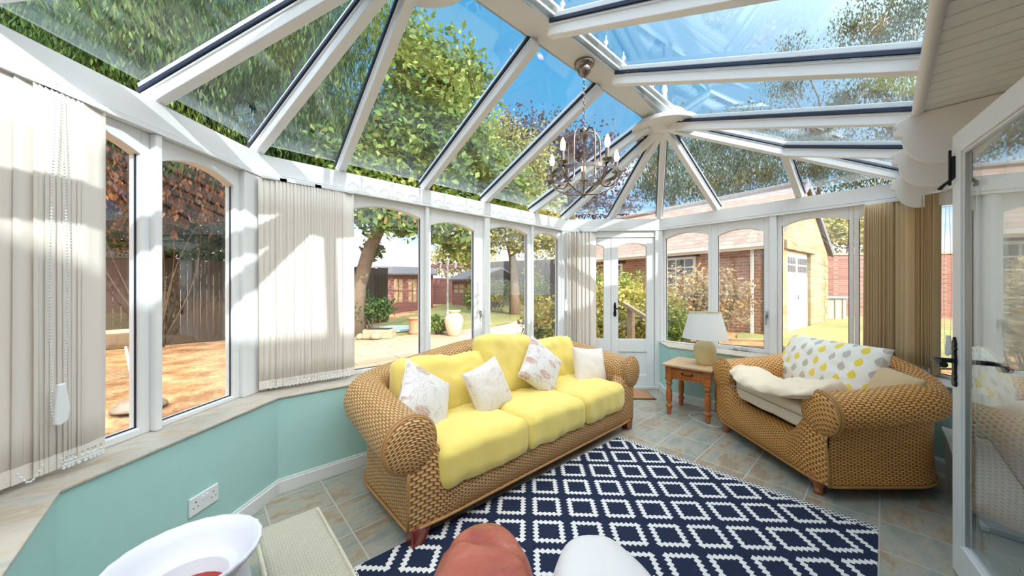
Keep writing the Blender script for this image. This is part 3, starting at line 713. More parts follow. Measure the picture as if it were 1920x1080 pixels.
def wicker_seat(name, loc, rz, W, D, label, cat, mat, zarm=.52, zcor=.60, zmid=.74, r0=.135, seat=.33, foot='mahogany', foot_style='block', sko=0.):
    """origin: middle of the front edge on the floor, +y to the back"""
    R_ = empty(name, loc, rz, label=label, cat=cat)
    hw = W/2; RC = .30                                 # half width at the base, corner radius
    # plan path of the roll: from the front of the left arm round the back to the front of the right arm
    pts = []; yb = D-.14
    n1 = 26
    for i in range(n1): pts.append((-hw, .0+(yb-RC)*i/n1))
    for i in range(18): a = PI-PI/2*i/18; pts.append((-hw+RC+RC*math.cos(a), yb-RC+RC*math.sin(a)))
    n2 = 60
    for i in range(n2+1): pts.append((-hw+RC+(W-2*RC)*i/n2, yb))
    for i in range(1, 19): a = PI/2-PI/2*i/18; pts.append((hw-RC+RC*math.cos(a), yb-RC+RC*math.sin(a)))
    for i in range(1, n1+1): pts.append((hw, yb-RC-(yb-RC)*i/n1))
    P = np.array(pts); N = len(P)
    seg = np.linalg.norm(np.diff(P, axis=0), axis=1); s = np.concatenate([[0], np.cumsum(seg)]); S = s[-1]
    tan = np.gradient(P, axis=0); tan /= np.linalg.norm(tan, axis=1, keepdims=True); nor = np.stack([-tan[:, 1], tan[:, 0]], 1)  # outward
    arm = yb-RC+RC*.8
    k = np.minimum(s, S-s)
    zc = zarm+(zcor-zarm)*smooth(k/arm) + (zmid-zcor)*smooth((k-arm*.85)/(S/2-arm*.85))
    rr = r0-.018*smooth((k-arm*.6)/(S/2-arm*.6))
    # the roll: over the top from the inside face of the back round to the outside neck
    nv = 30; ang = np.linspace(-math.radians(150), math.radians(118), nv)   # 0 = up, + = outward
    T = np.zeros((N, nv, 3))
    for j_, a in enumerate(ang):
        off = np.sin(a)*rr; up = np.cos(a)*rr
        T[:, j_, 0] = P[:, 0]+nor[:, 0]*off; T[:, j_, 1] = P[:, 1]+nor[:, 1]*off; T[:, j_, 2] = zc+up
    wr = []
    # inner face, hanging from the roll down behind the cushions
    inner = np.zeros((N, 10, 3)); top_in = T[:, 0]
    a0 = math.radians(-95)
    for j_ in range(10):
        f = j_/9.; off = -rr*(.98-.1*f); inner[:, j_, 0] = P[:, 0]+nor[:, 0]*off; inner[:, j_, 1] = P[:, 1]+nor[:, 1]*off; inner[:, j_, 2] = (zc-.02)*(1-f)+.22*f
    # outer skirt from the neck to the floor rail
    nk = 16; sk = np.zeros((N, nk, 3))
    for j_ in range(nk):
        f = j_/(nk-1.); a = math.radians(118)
        zt = zc+math.cos(a)*rr; o_t = math.sin(a)*rr*.0+.018
        bul = .022*math.sin(PI*min(1, f*1.15))
        off = sko+.010-.012*math.sin(PI*f)
        sk[:, j_, 0] = P[:, 0]+nor[:, 0]*off; sk[:, j_, 1] = P[:, 1]+nor[:, 1]*off; sk[:, j_, 2] = zt*(1-f)+.095*f
    # underside of roll back to the skirt
    lip = np.zeros((N, 5, 3))
    for j_ in range(5):
        f = j_/4.; lip[:, j_] = T[:, -1]*(1-f)+sk[:, 0]*f; lip[:, j_, 2] -= .012*math.sin(PI*f)
    whole = np.concatenate([inner[:, ::-1], T[:, 4:], lip[:, 1:], sk[:, 1:]], 1)
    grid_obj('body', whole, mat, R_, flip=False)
    # front panel with arm faces flowing into the apron
    nx, nz = 120, 22; X = np.linspace(-hw-.012-sko, hw+.012+sko, nx); ax = hw+sko-np.abs(X)
    ztop = seat-.02+(zarm+.02-seat)*smooth((.30-ax)/.20)
    ztop = ztop-.0*smooth((-ax)/.02)
    G = np.zeros((nx, nz, 3))
    for j_ in range(nz):
        f = j_/(nz-1.); G[:, j_, 0] = X*(1-.0*f); G[:, j_, 2] = .095+(ztop-.095)*f
        G[:, j_, 1] = -.012-.034*math.sin(PI*min(1, .12+f*.88))*np.clip(.35+.65*smooth(ax/.25), 0, 1)
    G[:, -1, 1] += .02
    # return over the seat rail
    Rr = G[:, -1:].copy(); Rr[:, :, 1] += .07; Rr[:, :, 2] -= .0
    Fp = np.concatenate([G, Rr], 1)
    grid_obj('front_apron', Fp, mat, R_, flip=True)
    # scroll ends: coiled discs with a plaited rim
    for s_ in (-1, 1):
        n_a, n_r = 40, 9; Dk = np.zeros((n_a, n_r, 3)); uvs = np.zeros((n_a, n_r, 2))
        for i in range(n_a):
            a = 2*PI*i/(n_a-1)
            for j_ in range(n_r):
                q = j_/(n_r-1.); rad = r0*1.02*q
                Dk[i, j_] = (s_*hw+math.sin(a)*rad, -.018-.03*math.sqrt(max(0, 1-q*q)), zarm+math.cos(a)*rad)
                uvs[i, j_] = (math.sin(a)*rad+.05*math.cos(a)*rad*6, math.cos(a)*rad+ .9*(math.sin(a)*rad)**2*4)
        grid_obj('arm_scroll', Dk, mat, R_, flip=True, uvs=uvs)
        mb = MB()
        for ro, yo in ((r0*1.01, -.014), (r0*1.06, -.002)):
            pts = [(s_*hw+math.sin(a)*ro, yo, zarm+math.cos(a)*ro) for a in [2*PI*i/36 for i in range(36)]]
            mb.tube(pts, .0085, 6, closed=True)
        mb.build('arm_rim', MATPLAIN[mat], R_, smooth=True)
    for s_ in (-1, 1):
        xx = s_*(hw+.016+sko); MB().tube([(xx, -.012, .09), (xx, -.016, .2), (xx-s_*sko*.3, -.018, .32), (xx-s_*sko*.8, -.018, zarm-r0+.005)], .0085, 6).build('corner_rod', MATPLAIN[mat], R_, smooth=True)
    # seat deck and plaited bottom rail
    mb = MB(); mb.box((0, (D-.25)/2, seat-.08), (W-.22, D-.33, .06)); mb.box((0, (D-.2)/2, .13), (W-.16, D-.36, .04)); mb.build('seat_deck', MATPLAIN[mat], R_)
    rail = [(p[0]+n[0]*(.016+sko), p[1]+n[1]*(.016+sko), .092) for p, n in zip(P[::3], nor[::3])]+[(hw*.96, -.022, .092)]+[(hw*(1-2*i/12.), -.034, .092+.0) for i in range(1, 12)]+[(-hw*.96, -.022, .092)]
    MB().tube(rail, .0085, 6, closed=True).build('bottom_rail', MATPLAIN[mat], R_, smooth=True)
    for (fx, fy) in ((-1, 0), (1, 0), (-1, 1), (1, 1)):
        cx = fx*(hw-(.055 if fy == 0 else .16)); cy = .03 if fy == 0 else D-.34; sy = -1 if fy == 0 else 1
        mb = MB()
        if foot_style == 'block':
            for (z0, z1, w0, w1, dx0, dx1) in ((.0, .10, .034, .058, .02, 0.),):
                a = [(cx+fx*dx0+i*w0/1, cy+sy*dx0+j_*w0/1, z0) for i, j_ in ((-1, -1), (1, -1), (1, 1), (-1, 1))]
                b = [(cx+i*w1, cy+j_*w1, z1) for i, j_ in ((-1, -1), (1, -1), (1, 1), (-1, 1))]
                mb.add(a+b, [(3, 2, 1, 0), (4, 5, 6, 7), (0, 1, 5, 4), (1, 2, 6, 5), (2, 3, 7, 6), (3, 0, 4, 7)])
            mb.build('foot', foot, R_, bevel=.008, seg=3)
        else:
            mb.tube([(cx, cy, .12), (cx+fx*.008, cy+sy*.01, .07), (cx+fx*.006, cy+sy*.008, .04), (cx+fx*.02, cy+sy*.022, .012), (cx+fx*.026, cy+sy*.03, .0)], [.060, .050, .028, .022, .028], 10)
            mb.build('foot', foot, R_, smooth=True)
    return R_
MATPLAIN = {}
for k_, c_ in (('wicker', (.40, .20, .075)), ('wicker_honey', (.40, .20, .06)), ('wicker_pale', (.6, .55, .42))):
    MATPLAIN[k_] = k_+'_rod'; simple(k_+'_rod', c_, .45, var=.25, scale=25, bump=.3, bscale=90)

# --- long sofa facing the house
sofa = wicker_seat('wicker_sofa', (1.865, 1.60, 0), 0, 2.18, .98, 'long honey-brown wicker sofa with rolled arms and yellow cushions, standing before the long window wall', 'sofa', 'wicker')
# --- love seat set across the far corner
lov_rz = math.atan2(.74, .673)-PI      # local +x (its left arm seen from the front)
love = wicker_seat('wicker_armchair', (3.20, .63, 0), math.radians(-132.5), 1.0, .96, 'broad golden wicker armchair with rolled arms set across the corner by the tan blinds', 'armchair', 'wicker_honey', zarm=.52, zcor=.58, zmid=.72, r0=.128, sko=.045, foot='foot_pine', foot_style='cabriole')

# ------------------------------------------------------------------ cushions
def nz3(p, sc, seed=0.): return noise.noise(Vector((p[0]*sc+seed, p[1]*sc+seed*1.7, p[2]*sc-seed)))
def box_cushion(name, size, mat, M, parent=None, wr=.012, seed=0., n=26, crown=.03, drop=None, rr=.045, folds=0.):
    """rounded box with a crown and soft creases; drop(x,y)->extra lowering of the front edge"""
    w, d, h = size; bm = bmesh.new(); bmesh.ops.create_cube(bm, size=1.0)
    bmesh.ops.subdivide_edges(bm, edges=bm.edges[:], cuts=n, use_grid_fill=True)
    lay = bm.loops.layers.uv.new('UVMap')
    for v in bm.verts:
        x, y, z = v.co*2
        # rounded box
        p = Vector((x*w/2, y*d/2, z*h/2)); q = Vector((max(-w/2+rr, min(w/2-rr, p.x)), max(-d/2+rr, min(d/2-rr, p.y)), max(-h/2+min(rr, h*.49), min(h/2-min(rr, h*.49), p.z))))
        dd = p-q
        if dd.length > 1e-6: p = q+dd.normalized()*min(rr, max(abs(dd.x), abs(dd.y), abs(dd.z)))
        cr_ = (1-x*x)*(1-y*y); p.z += (1 if z > 0 else -1)*crown*cr_*abs(z)
        p.z += wr*(nz3(p, 5, seed)+.5*nz3(p, 13, seed+3))*(.4+.6*abs(z)); p.x += wr*.7*nz3(p, 7, seed+9); p.y += wr*.7*nz3(p, 7, seed+19)
        cz = nz3((p.x*1.0+p.y*.6, p.y*.35-p.x*.2, p.z*.5), 9, seed+40); p.z += wr*.55*(1-abs(cz)*4 if abs(cz) < .25 else 0)*(1 if z > 0 else 0)
        if name == 'back_cushion': p.y -= wr*.6*(1-abs(cz)*4 if abs(cz) < .25 else 0)
        if folds:
            fz = (1-(z+1)/2)
            if y < -.6: p.y += folds*math.sin(p.x*46+seed*3+3*nz3(p, 4, seed))*fz; 
            if z < -.3: p.z += folds*1.2*math.sin(p.x*21+seed*5)*max(0, -y)
        if drop: p = drop(p, x, y, z)
        v.co = p
    for f in bm.faces:
        f.smooth = True
        for l in f.loops: l[lay].uv = (l.vert.co.x, l.vert.co.y+l.vert.co.z)
    me = bpy.data.meshes.new(name); bm.to_mesh(me); bm.free(); me.materials.append(MAT[mat])
    o = bpy.data.objects.new(name, me); link(o, parent); o.matrix_world = M; return o
def pillow(name, w, h, t, mat, M, parent=None, seed=0., n=30, pinch=.10, wr=.006, sag=0.):
    """square scatter cushion, x across, z up, y thickness"""
    V = []; UV = []
    for side in (1, -1):
        for i in range(n+1):
            for j_ in range(n+1):
                u = i/n*2-1; v = j_/n*2-1
                k = (1-u*u)*(1-v*v); th = t/2*(k**.42)*(1.0)
                x = u*(1-pinch*(1-v*v)**1*abs(u)**3*.9)*w/2; z = v*(1-pinch*(1-u*u)*abs(v)**3*.9)*h/2
                if sag: z -= sag*(1-u*u)*max(0, v)
                p = Vector((x, side*th, z)); nn = wr*(nz3(p, 9, seed+side)+.6*nz3(p, 22, seed+side*2))*min(1, k*6)
                p.y += nn; V.append(p); UV.append((x+.5+seed, z+.5+side*.37))
    Fc = []; m_ = (n+1)*(n+1)
    for s_ in range(2):
        for i in range(n):
            for j_ in range(n):
                a = s_*m_+i*(n+1)+j_; q = (a, a+n+1, a+n+2, a+1); Fc.append(q if s_ == 0 else q[::-1])
    o = mesh_obj(name, V, Fc, mat, parent, True, UV)
    bm = bmesh.new(); bm.from_mesh(o.data); bmesh.ops.remove_doubles(bm, verts=bm.verts[:], dist=1e-5); bmesh.ops.recalc_face_normals(bm, faces=bm.faces[:]); bm.to_mesh(o.data); bm.free()
    o.matrix_world = M; return o
def piping(parent, w, h, mat, pinch=.10, r=.004):
    pts = []
    for i in range(20): u = -1+2*i/20; pts.append((u*w/2, 0, -(1-pinch*(1-u*u)*.9)*h/2))
    for i in range(20): u = -1+2*i/20; pts.append(((1-pinch*(1-u*u)*.9)*w/2, 0, u*h/2))
    for i in range(20): u = 1-2*i/20; pts.append((u*w/2, 0, (1-pinch*(1-u*u)*.9)*h/2))
    for i in range(20): u = 1-2*i/20; pts.append((-(1-pinch*(1-u*u)*.9)*w/2, 0, u*h/2))
    o = MB().tube(pts, r, 6, closed=True).build('piping', mat, parent, smooth=True)
def TR(loc, rx=0., ry=0., rz=0.): return Matrix.Translation(Vector(loc)) @ Matrix.Rotation(rz, 4, 'Z') @ Matrix.Rotation(rx, 4, 'X') @ Matrix.Rotation(ry, 4, 'Y')
R = math.radians
def drape(p, x, y, z):
    if y < -.55 and z < .2: p.z -= .035*(-y-.55)/.45*(.2-z)
    if y < -.8: p.y -= .01*(1-z)/2
    return p
for i, (cx, lb) in enumerate(((1.245, 'yellow throw-covered seat cushion of the sofa, at the end nearest the white urn planter'), (1.87, 'yellow throw-covered middle seat cushion of the sofa'), (2.475, 'yellow throw-covered seat cushion of the sofa, at the end nearest the garden door'))):
    o = box_cushion('seat_cushion', ((.66, .625, .615)[i], .66, .19), 'yellow_throw', TR((cx, 1.865, .362), R(-1)), seed=i*4.1+1, drop=drape, folds=.005, wr=.015, rr=.06, crown=.022)
    tag(o, lb, 'cushion', 'yellow seat cushions on the wicker sofa')
for i, (cx, cy, cz, w_, h_, tl, lb) in enumerate(((1.29, 2.15, .60, .74, .42, -14, 'wide yellow back cushion leaning at the sofa end nearest the white urn planter'), (1.88, 2.14, .665, .56, .50, -13, 'tallest yellow back cushion, in the middle of the sofa'), (2.50, 2.17, .60, .60, .42, -14, 'yellow back cushion of the sofa behind the plain cream pillow'))):
    o = box_cushion('back_cushion', (w_, .19, h_), 'yellow_throw', TR((cx, cy, cz), R(tl), R((3, 5, 2)[i])), seed=i*3.3+20, wr=.018, rr=.075, crown=0., n=24)
    tag(o, lb, 'cushion', 'yellow back cushions on the wicker sofa')
for (nm, loc, rx, ry, rz, w_, mt, lb, sd) in (
    ('scatter_cushion', (1.035, 1.935, .60), -24, 38, 22, .40, 'floral_fabric', 'white floral pillow tilted on the sofa arm beside the white urn planter', 1.),
    ('scatter_cushion', (1.525, 1.91, .585), -20, -12, 6, .36, 'floral_fabric_fine', 'pale pillow with fine faded floral scrolls leaning where the two tallest yellow back cushions meet', 2.3),
    ('scatter_cushion', (2.10, 1.93, .635), -20, 42, 2, .40, 'floral_fabric', 'white floral pillow standing on its corner in the middle of the sofa', 5.2),
    ('scatter_cushion', (2.70, 1.87, .565), -18, 7, -14, .36, 'plain_cream', 'plain cream pillow at the sofa end by the garden door', 3.7)):
    o = pillow(nm, w_, w_, .15, mt, TR(loc, R(rx), R(ry), R(rz)), seed=sd); tag(o, lb, 'pillow', 'scatter cushions on the wicker sofa')
    if mt != 'plain_cream': piping(o, w_, w_, 'plain_cream')
# ------------------------------------------------------------------ armchair cushions and blanket
LW = love.matrix_basis.copy() if False else Matrix.Translation(love.location) @ Matrix.Rotation(love.rotation_euler.z, 4, 'Z')
o = box_cushion('seat_cushion', (.74, .70, .15), 'cream_canvas', LW @ TR((.0, .37, .415), R(-1)), seed=31, rr=.03, crown=.015, wr=.006)
tag(o, 'cream canvas seat cushion of the wicker armchair, half hidden under the blanket', 'cushion')
pp = [Vector((-.37+.74*i/12, -.012, .415+.035)) for i in range(13)]
MB().tube([LW @ p for p in pp], .005, 6).build('cushion_piping', 'sill_edge', None, smooth=True)
cp = bpy.data.objects['cushion_piping']; cp.parent = o; cp.matrix_parent_inverse = o.matrix_world.inverted() if False else (LW @ TR((.0, .37, .415), R(-1))).inverted()
o = pillow('leaf_cushion', .80, .47, .24, 'leaf_print', LW @ TR((-.12, .59, .66), R(-24), R(0), R(3)), seed=.4, pinch=.03, wr=.012, n=36); tag(o, 'long back cushion with a yellow and grey leaf print on the wicker armchair', 'cushion')
o = pillow('beige_cushion', .42, .38, .16, 'beige_linen', LW @ TR((.30, .60, .575), R(-20), R(6), R(-12)), seed=1.4, pinch=.06); tag(o, 'beige linen cushion tucked behind the leaf-printed cushion', 'cushion')
def cloth(name, path, wid, thick, mat, label, cat, M, seed=0, wr=.02):
    """soft folded cloth lying along a path, cross-section a drooping flattened roll"""
    n = 46; m = 40; P = [Vector(p) for p in path]; G = np.zeros((n, m, 3))
    def cr(t):
        k = t*(len(P)-1); i = min(int(k), len(P)-2); f = k-i; p0 = P[max(i-1, 0)]; p1 = P[i]; p2 = P[i+1]; p3 = P[min(i+2, len(P)-1)]
        return .5*((2*p1)+(p2-p0)*f+(2*p0-5*p1+4*p2-p3)*f*f+(3*p1-p0-3*p2+p3)*f**3)
    for i in range(n):
        t = i/(n-1); c = cr(t); d = (cr(min(1, t+.02))-cr(max(0, t-.02))).normalized(); sd = Vector((d.y, -d.x, 0)).normalized(); e = min(1, (math.sin(PI*min(1, max(0, t)))*3.0))**.5 if 0 < t < 1 else .05
        ww = wid(t)*max(.04, e)
        for j_ in range(m):
            a = 2*PI*j_/(m-1); u = math.cos(a); v = math.sin(a); u = math.copysign(abs(u)**.7, u)
            q = c+sd*(u*ww)+Vector((0, 0, v*thick(t)*max(.05, e)*(1 if v > 0 else .6)))
            q.z -= .9*max(0, u)**2*thick(t)*1.1
            f = nz3(q, 6, seed)+.6*nz3(q, 14, seed+4); q.z += wr*f*(1 if v > -.2 else .3); q += sd*(wr*.6*nz3(q, 8, seed+7))
            q.z += .006*math.sin(t*38+u*5+seed)*max(0, v)
            G[i, j_] = M @ q
    o = grid_obj(name, G, mat, None, flip=True); tag(o, label, cat); return o
# local frame of the armchair: x runs to the sitter's side nearer the camera when negative
o = cloth('blanket', [(.47, .12, .64), (.36, .10, .615), (.22, .06, .575), (.05, .03, .555), (-.12, .06, .56), (-.26, .12, .565), (-.33, .20, .575)], lambda t: .23-.07*t, lambda t: .075-.02*t, 'blanket_cream', 'cream woollen blanket bundled over the front of the wicker armchair seat', 'blanket', LW, 3, .03)
o = cloth('leaf_cover', [(-.05, .03, .505), (-.20, .03, .505), (-.34, .10, .515)], lambda t: .075, lambda t: .02, 'leaf_print', 'rumpled end of leaf-printed cloth lying on the armchair seat under the blanket', 'cloth', LW, 9, .012)

# ------------------------------------------------------------------ rug and door mat
mb = MB(); mb.prism([(.49, .022), (2.70, .022), (2.70, 1.56), (.49, 1.66)], (0, 0, 0), (1, 0, 0), (0, 1, 0), (0, 0, 1), .001, .009)
tag(mb.build('patterned_rug', 'rug_weave', bevel=.002), 'navy rug with white zigzag diamonds lying on the tiled floor in front of the sofa', 'rug')
c = FD.p(.66, -.28); mb = MB(); mb.box((c.x, c.y, .008), (.66, .34, .014), rz=math.atan2(FD.d.y, FD.d.x)); o = mb.build('door_mat', 'coir', bevel=.003); tag(o, 'brown coir door mat in front of the white garden door', 'door mat')
mb = MB(); mb.box((c.x, c.y, .004), (.69, .37, .006), rz=math.atan2(FD.d.y, FD.d.x)); e = mb.build('mat_edge', 'black_rubber'); e.parent = o

# ------------------------------------------------------------------ side table, lamp, flex
TT = Matrix.Translation((3.77, 1.335, 0)) @ Matrix.Rotation(R(4), 4, 'Z')
t = empty('side_table', (3.77, 1.335, 0), R(4), label='small orange pine side table with turned legs between the sofa end and the armchair', cat='side table')
mb = MB(); mb.box((0, 0, .515), (.50, .46, .020)); mb.box((0, 0, .501), (.47, .43, .010)); mb.build('tabletop', 'pine_top', t, bevel=.006, seg=3)
mb = MB(); 
for (cx, cy, dx, dy) in ((.195, 0, .02, .40), (0, .183, .40, .02), (0, -.183, .40, .02)): mb.box((cx, cy, .435), (dx, dy, .115))
mb.box((-.195, .145, .435), (.02, .07, .115)); mb.box((-.195, -.145, .435), (.02, .07, .115)); mb.box((-.195, 0, .485), (.02, .3, .015)); mb.box((-.195, 0, .385), (.02, .3, .02))
mb.build('apron', 'pine_orange', t, bevel=.003)
dr = MB().box((-.200, 0, .436), (.018, .235, .078)).build('drawer', 'pine_orange', t, bevel=.004)
mb = MB(); mb.tube([(-.21, -.045, .44), (-.228, -.03, .436), (-.230, 0, .434), (-.228, .03, .436), (-.21, .045, .44)], .005, 8)
for s_ in (-1, 1): mb.ball((-.212, s_*.047, .44), .011)
mb.build('drawer_handle', 'black_iron', dr, smooth=True)
for sx in (-1, 1):
    for sy in (-1, 1):
        mb = MB(); mb.box((sx*.19, sy*.178, .425), (.058, .058, .135))
        prof = [(.018, 0), (.021, .02), (.024, .055), (.022, .06), (.030, .075), (.032, .095), (.022, .112), (.020, .12), (.027, .14), (.031, .20), (.029, .25), (.020, .275), (.026, .285), (.020, .295), (.030, .312), (.033, .328), (.024, .345), (.022, .352), (.027, .357)]
        mb.lathe(prof, (sx*.19, sy*.178, 0), 20); leg = mb.build('leg', 'pine_orange', t, smooth=True, angle=35)
        if sx < 0:
            mb = MB()
            for a in range(5): mb.ball((sx*.19-.031, sy*.178+.012*math.cos(a*2*PI/5), .44+.012*math.sin(a*2*PI/5)), .007, 6, 4)
            mb.ball((sx*.19-.032, sy*.178, .44), .006, 6, 4); mb.build('carved_rosette', 'pine_orange', leg, smooth=True)
lx, ly = 3.79, 1.235
t = empty('table_lamp', (lx, ly, .525), label='table lamp with a bulbous cream ceramic base and white shade on the side table', cat='lamp')
MB().lathe([(.001, 0), (.066, 0), (.072, .006), (.086, .05), (.098, .10), (.103, .145), (.097, .185), (.075, .22), (.05, .235), (.042, .245), (.044, .252), (.001, .252)], (0, 0, 0), 32).build('lamp_base', 'lamp_cream', t, smooth=True)
MB().lathe([(.012, .25), (.012, .32), (.018, .325), (.018, .37), (.001, .37)], (0, 0, 0), 12).build('bulb_holder', 'nickel', t, smooth=True, angle=40)
MB().lathe([(.208, .265), (.143, .525), (.141, .525), (.206, .265)], (0, 0, 0), 40, cap=False).build('lamp_shade', 'lamp_shade', t, smooth=True, angle=50)
mb = MB(); mb.tube([(.1425*math.cos(a), .1425*math.sin(a), .525) for a in [2*PI*i/32 for i in range(32)]], .004, 6, closed=True); mb.build('shade_trim', 'lamp_cream', t)
mb = MB()
for a in (0, 120, 240): mb.tube([(0, 0, .50), (.14*math.cos(R(a)), .14*math.sin(R(a)), .515)], .002, 5)
mb.tube([(0, 0, .36), (0, 0, .50)], .003, 6); mb.build('shade_carrier', 'nickel', t)
mb = MB(); mb.tube([(3.98, 1.10, .02), (3.90, 1.22, .006), (3.78, 1.36, .005), (3.66, 1.34, .005), (3.58, 1.24, .005), (3.54, 1.08, .005), (3.60, .99, .005)], .0035, 6)
tag(mb.build('lamp_flex', 'white_plastic', smooth=True), 'thin white lamp flex lying on the tiles under the side table', 'cable')

# ------------------------------------------------------------------ double socket on the mint wall
def on_wall(px, F):
    r_ = ((px-960)/640*SA+CA, -(px-960)/640*CA+SA); M_ = np.array([[F.d.x, -r_[0]], [F.d.y, -r_[1]]]); s_, dd = np.linalg.solve(M_, [-F.a.x, -F.a.y]); return s_, dd
WB = Facet(Vector(in_l[2]), Vector(in_l[3])); s0, d0 = on_wall(352, WB); s1, d1 = on_wall(407, WB); sc_ = (s0+s1)/2; zc_ = 1.3-397*(d0+d1)/2/640
t = empty('wall_socket', WB.p(sc_, 0, zc_), label='white double electric socket on the mint green low wall', cat='socket')
mb = MB(); WB.rect(mb, sc_-.073, sc_+.073, zc_-.043, zc_+.043, -.010, -.0005); put(mb.build('face_plate', 'white_plastic', bevel=.003), t)
for s_ in (-1, 1):
    mb = MB(); WB.rect(mb, sc_+s_*.011-.006, sc_+s_*.011+.006, zc_+.008, zc_+.028, -.014, -.009); put(mb.build('switch', 'white_plastic', bevel=.001), t)
    for (a, b, w_, h_) in ((0, .016, .004, .008), (-.011, -.008, .006, .004), (.011, -.008, .006, .004)):
        mb = MB(); WB.rect(mb, sc_+s_*.045+a-w_/2, sc_+s_*.045+a+w_/2, zc_+b-h_/2, zc_+b+h_/2, -.0108, -.0098); put(mb.build('socket_hole', 'dark_metal'), t)

# ------------------------------------------------------------------ white urn planter and the things nearest the camera
t = empty('urn_planter', (-.03, 1.375, 0), label='white flared urn planter with a red lining in front of the mint green low wall', cat='planter')
n = 72; prof = [(.055, 0, 0), (.10, .0, 0), (.105, .02, 0), (.06, .05, 0), (.05, .09, 0), (.075, .12, 0), (.12, .17, .2), (.150, .25, 1), (.160, .33, 1), (.150, .40, .7), (.130, .43, .1), (.128, .445, 0), (.150, .475, .2), (.172, .50, .5), (.182, .515, 1), (.180, .524, 1), (.170, .520, .6), (.150, .49, 0), (.125, .455, 0), (.108, .44, 0), (.104, .445, 0), (.098, .44, 0), (.096, .38, 0), (.001, .38, 0)]
V = []; 
for r_, z_, k in prof:
    for i in range(n):
        a = 2*PI*i/n; rr = r_*(1+.022*k*(abs(math.sin(a*9))-.5) if z_ < .45 else 1+.010*k*math.cos(a*24)); V.append((rr*math.cos(a), rr*math.sin(a), z_))
Fc = [(i*n+k, i*n+(k+1) % n, (i+1)*n+(k+1) % n, (i+1)*n+k) for i in range(len(prof)-1) for k in range(n)]+[list(range(n))[::-1]]
mesh_obj('urn_body', V, Fc, 'urn_white', t, True)
MB().lathe([(.001, .400), (.05, .405), (.094, .398)], (0, 0, 0), 24, cap=False).build('red_lining', 'red_soil', t, smooth=True)
t = empty('wicker_stool', (.30, 1.56, 0), label='low square pale woven stool with a plaited edge between the urn planter and sofa', cat='stool')
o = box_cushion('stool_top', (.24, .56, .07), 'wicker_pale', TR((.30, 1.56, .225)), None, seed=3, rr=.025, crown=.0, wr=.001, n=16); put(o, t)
mb = MB()
mb.tube([(.30+sx*.118, 1.56+sy*.278, .235) for sx, sy in ((-1, -1), (1, -1), (1, 1), (-1, 1))], .014, 8, closed=True); put(mb.build('plaited_edge', 'wicker_pale_rod', smooth=True), t)
mb = MB(); mb.box((.30, 1.56, .165), (.20, .50, .07)); put(mb.build('stool_frame', 'wicker_pale_rod'), t)
for sx in (-1, 1):
    for sy in (-1, 1): mb = MB(); mb.tube([(.30+sx*.09, 1.56+sy*.23, .19), (.30+sx*.10, 1.56+sy*.245, 0)], [.02, .016], 10); put(mb.build('leg', 'wicker_pale_rod', smooth=True), t)
def hump(name, part, cx, cd, hw_, hl, h, z0, mat, seed, wr=.01, crease=None, nose=1.):
    """upholstered dome, long axis along the view, centre at camera-axes (cx, cd)"""
    G = np.zeros((64, 44, 3))
    for i in range(64):
        a = 2*PI*i/63
        for j_ in range(44):
            q = j_/43.; f = min(1, q*1.25); rad = math.sin(PI/2*f)**.5; z = z0+(h-z0)*math.cos(PI/2*f)**.6 if q < .8 else z0-(q-.8)*1.1*(z0-.12)*4.5
            z = max(z, .09); ca, sa_ = math.cos(a), math.sin(a)
            sg = math.copysign; x = hw_*rad*sg(abs(ca)**.75, ca)*(1-.22*nose*max(0, sa_)); y = hl*rad*sg(abs(sa_)**.75, sa_)
            p = Vector((x, y, z)); 
            if crease: p.z -= crease*math.exp(-((y-.45*hl+.25*x)/.012)**2)*(1 if f < .95 else 0)
            nn = wr*(nz3(p, 7, seed)+.5*nz3(p, 19, seed)); p *= 1+nn
            v = c2r(cx+p.x, cd+p.y, p.z); G[i, j_] = v
    return grid_obj(name, G[:, ::-1], mat, None)
for (nm, lb, cat, cx, cd, mat, cr_, sd, hw_, prt) in (('leather_footstool', 'rounded red-brown leather footstool on the navy rug closest to the viewer', 'footstool', -.075, .83, 'red_leather', .012, 2, .160, 'leather_cover'), ('fabric_footstool', 'rounded footstool under a white fleecy cover on the navy rug, beside the red-brown leather one', 'footstool', .240, .775, 'white_fleece', 0, 5, .168, 'fleece_cover')):
    b = c2r(cx, cd); t = empty(nm, (b.x, b.y, 0), label=lb, cat=cat)
    put(hump(prt, '', cx, cd, hw_, .31, .59, .36, mat, sd, .02 if mat == 'red_leather' else .012, cr_), t)
    for sx in (-1, 1):
        for sy in (-1, 1): q = c2r(cx+sx*.07, cd+sy*.15); mb = MB(); mb.lathe([(.015, 0.009), (.022, .10), (.022, .14)], (q.x, q.y, 0), 12); put(mb.build('leg', 'mahogany', smooth=True, angle=40), t)

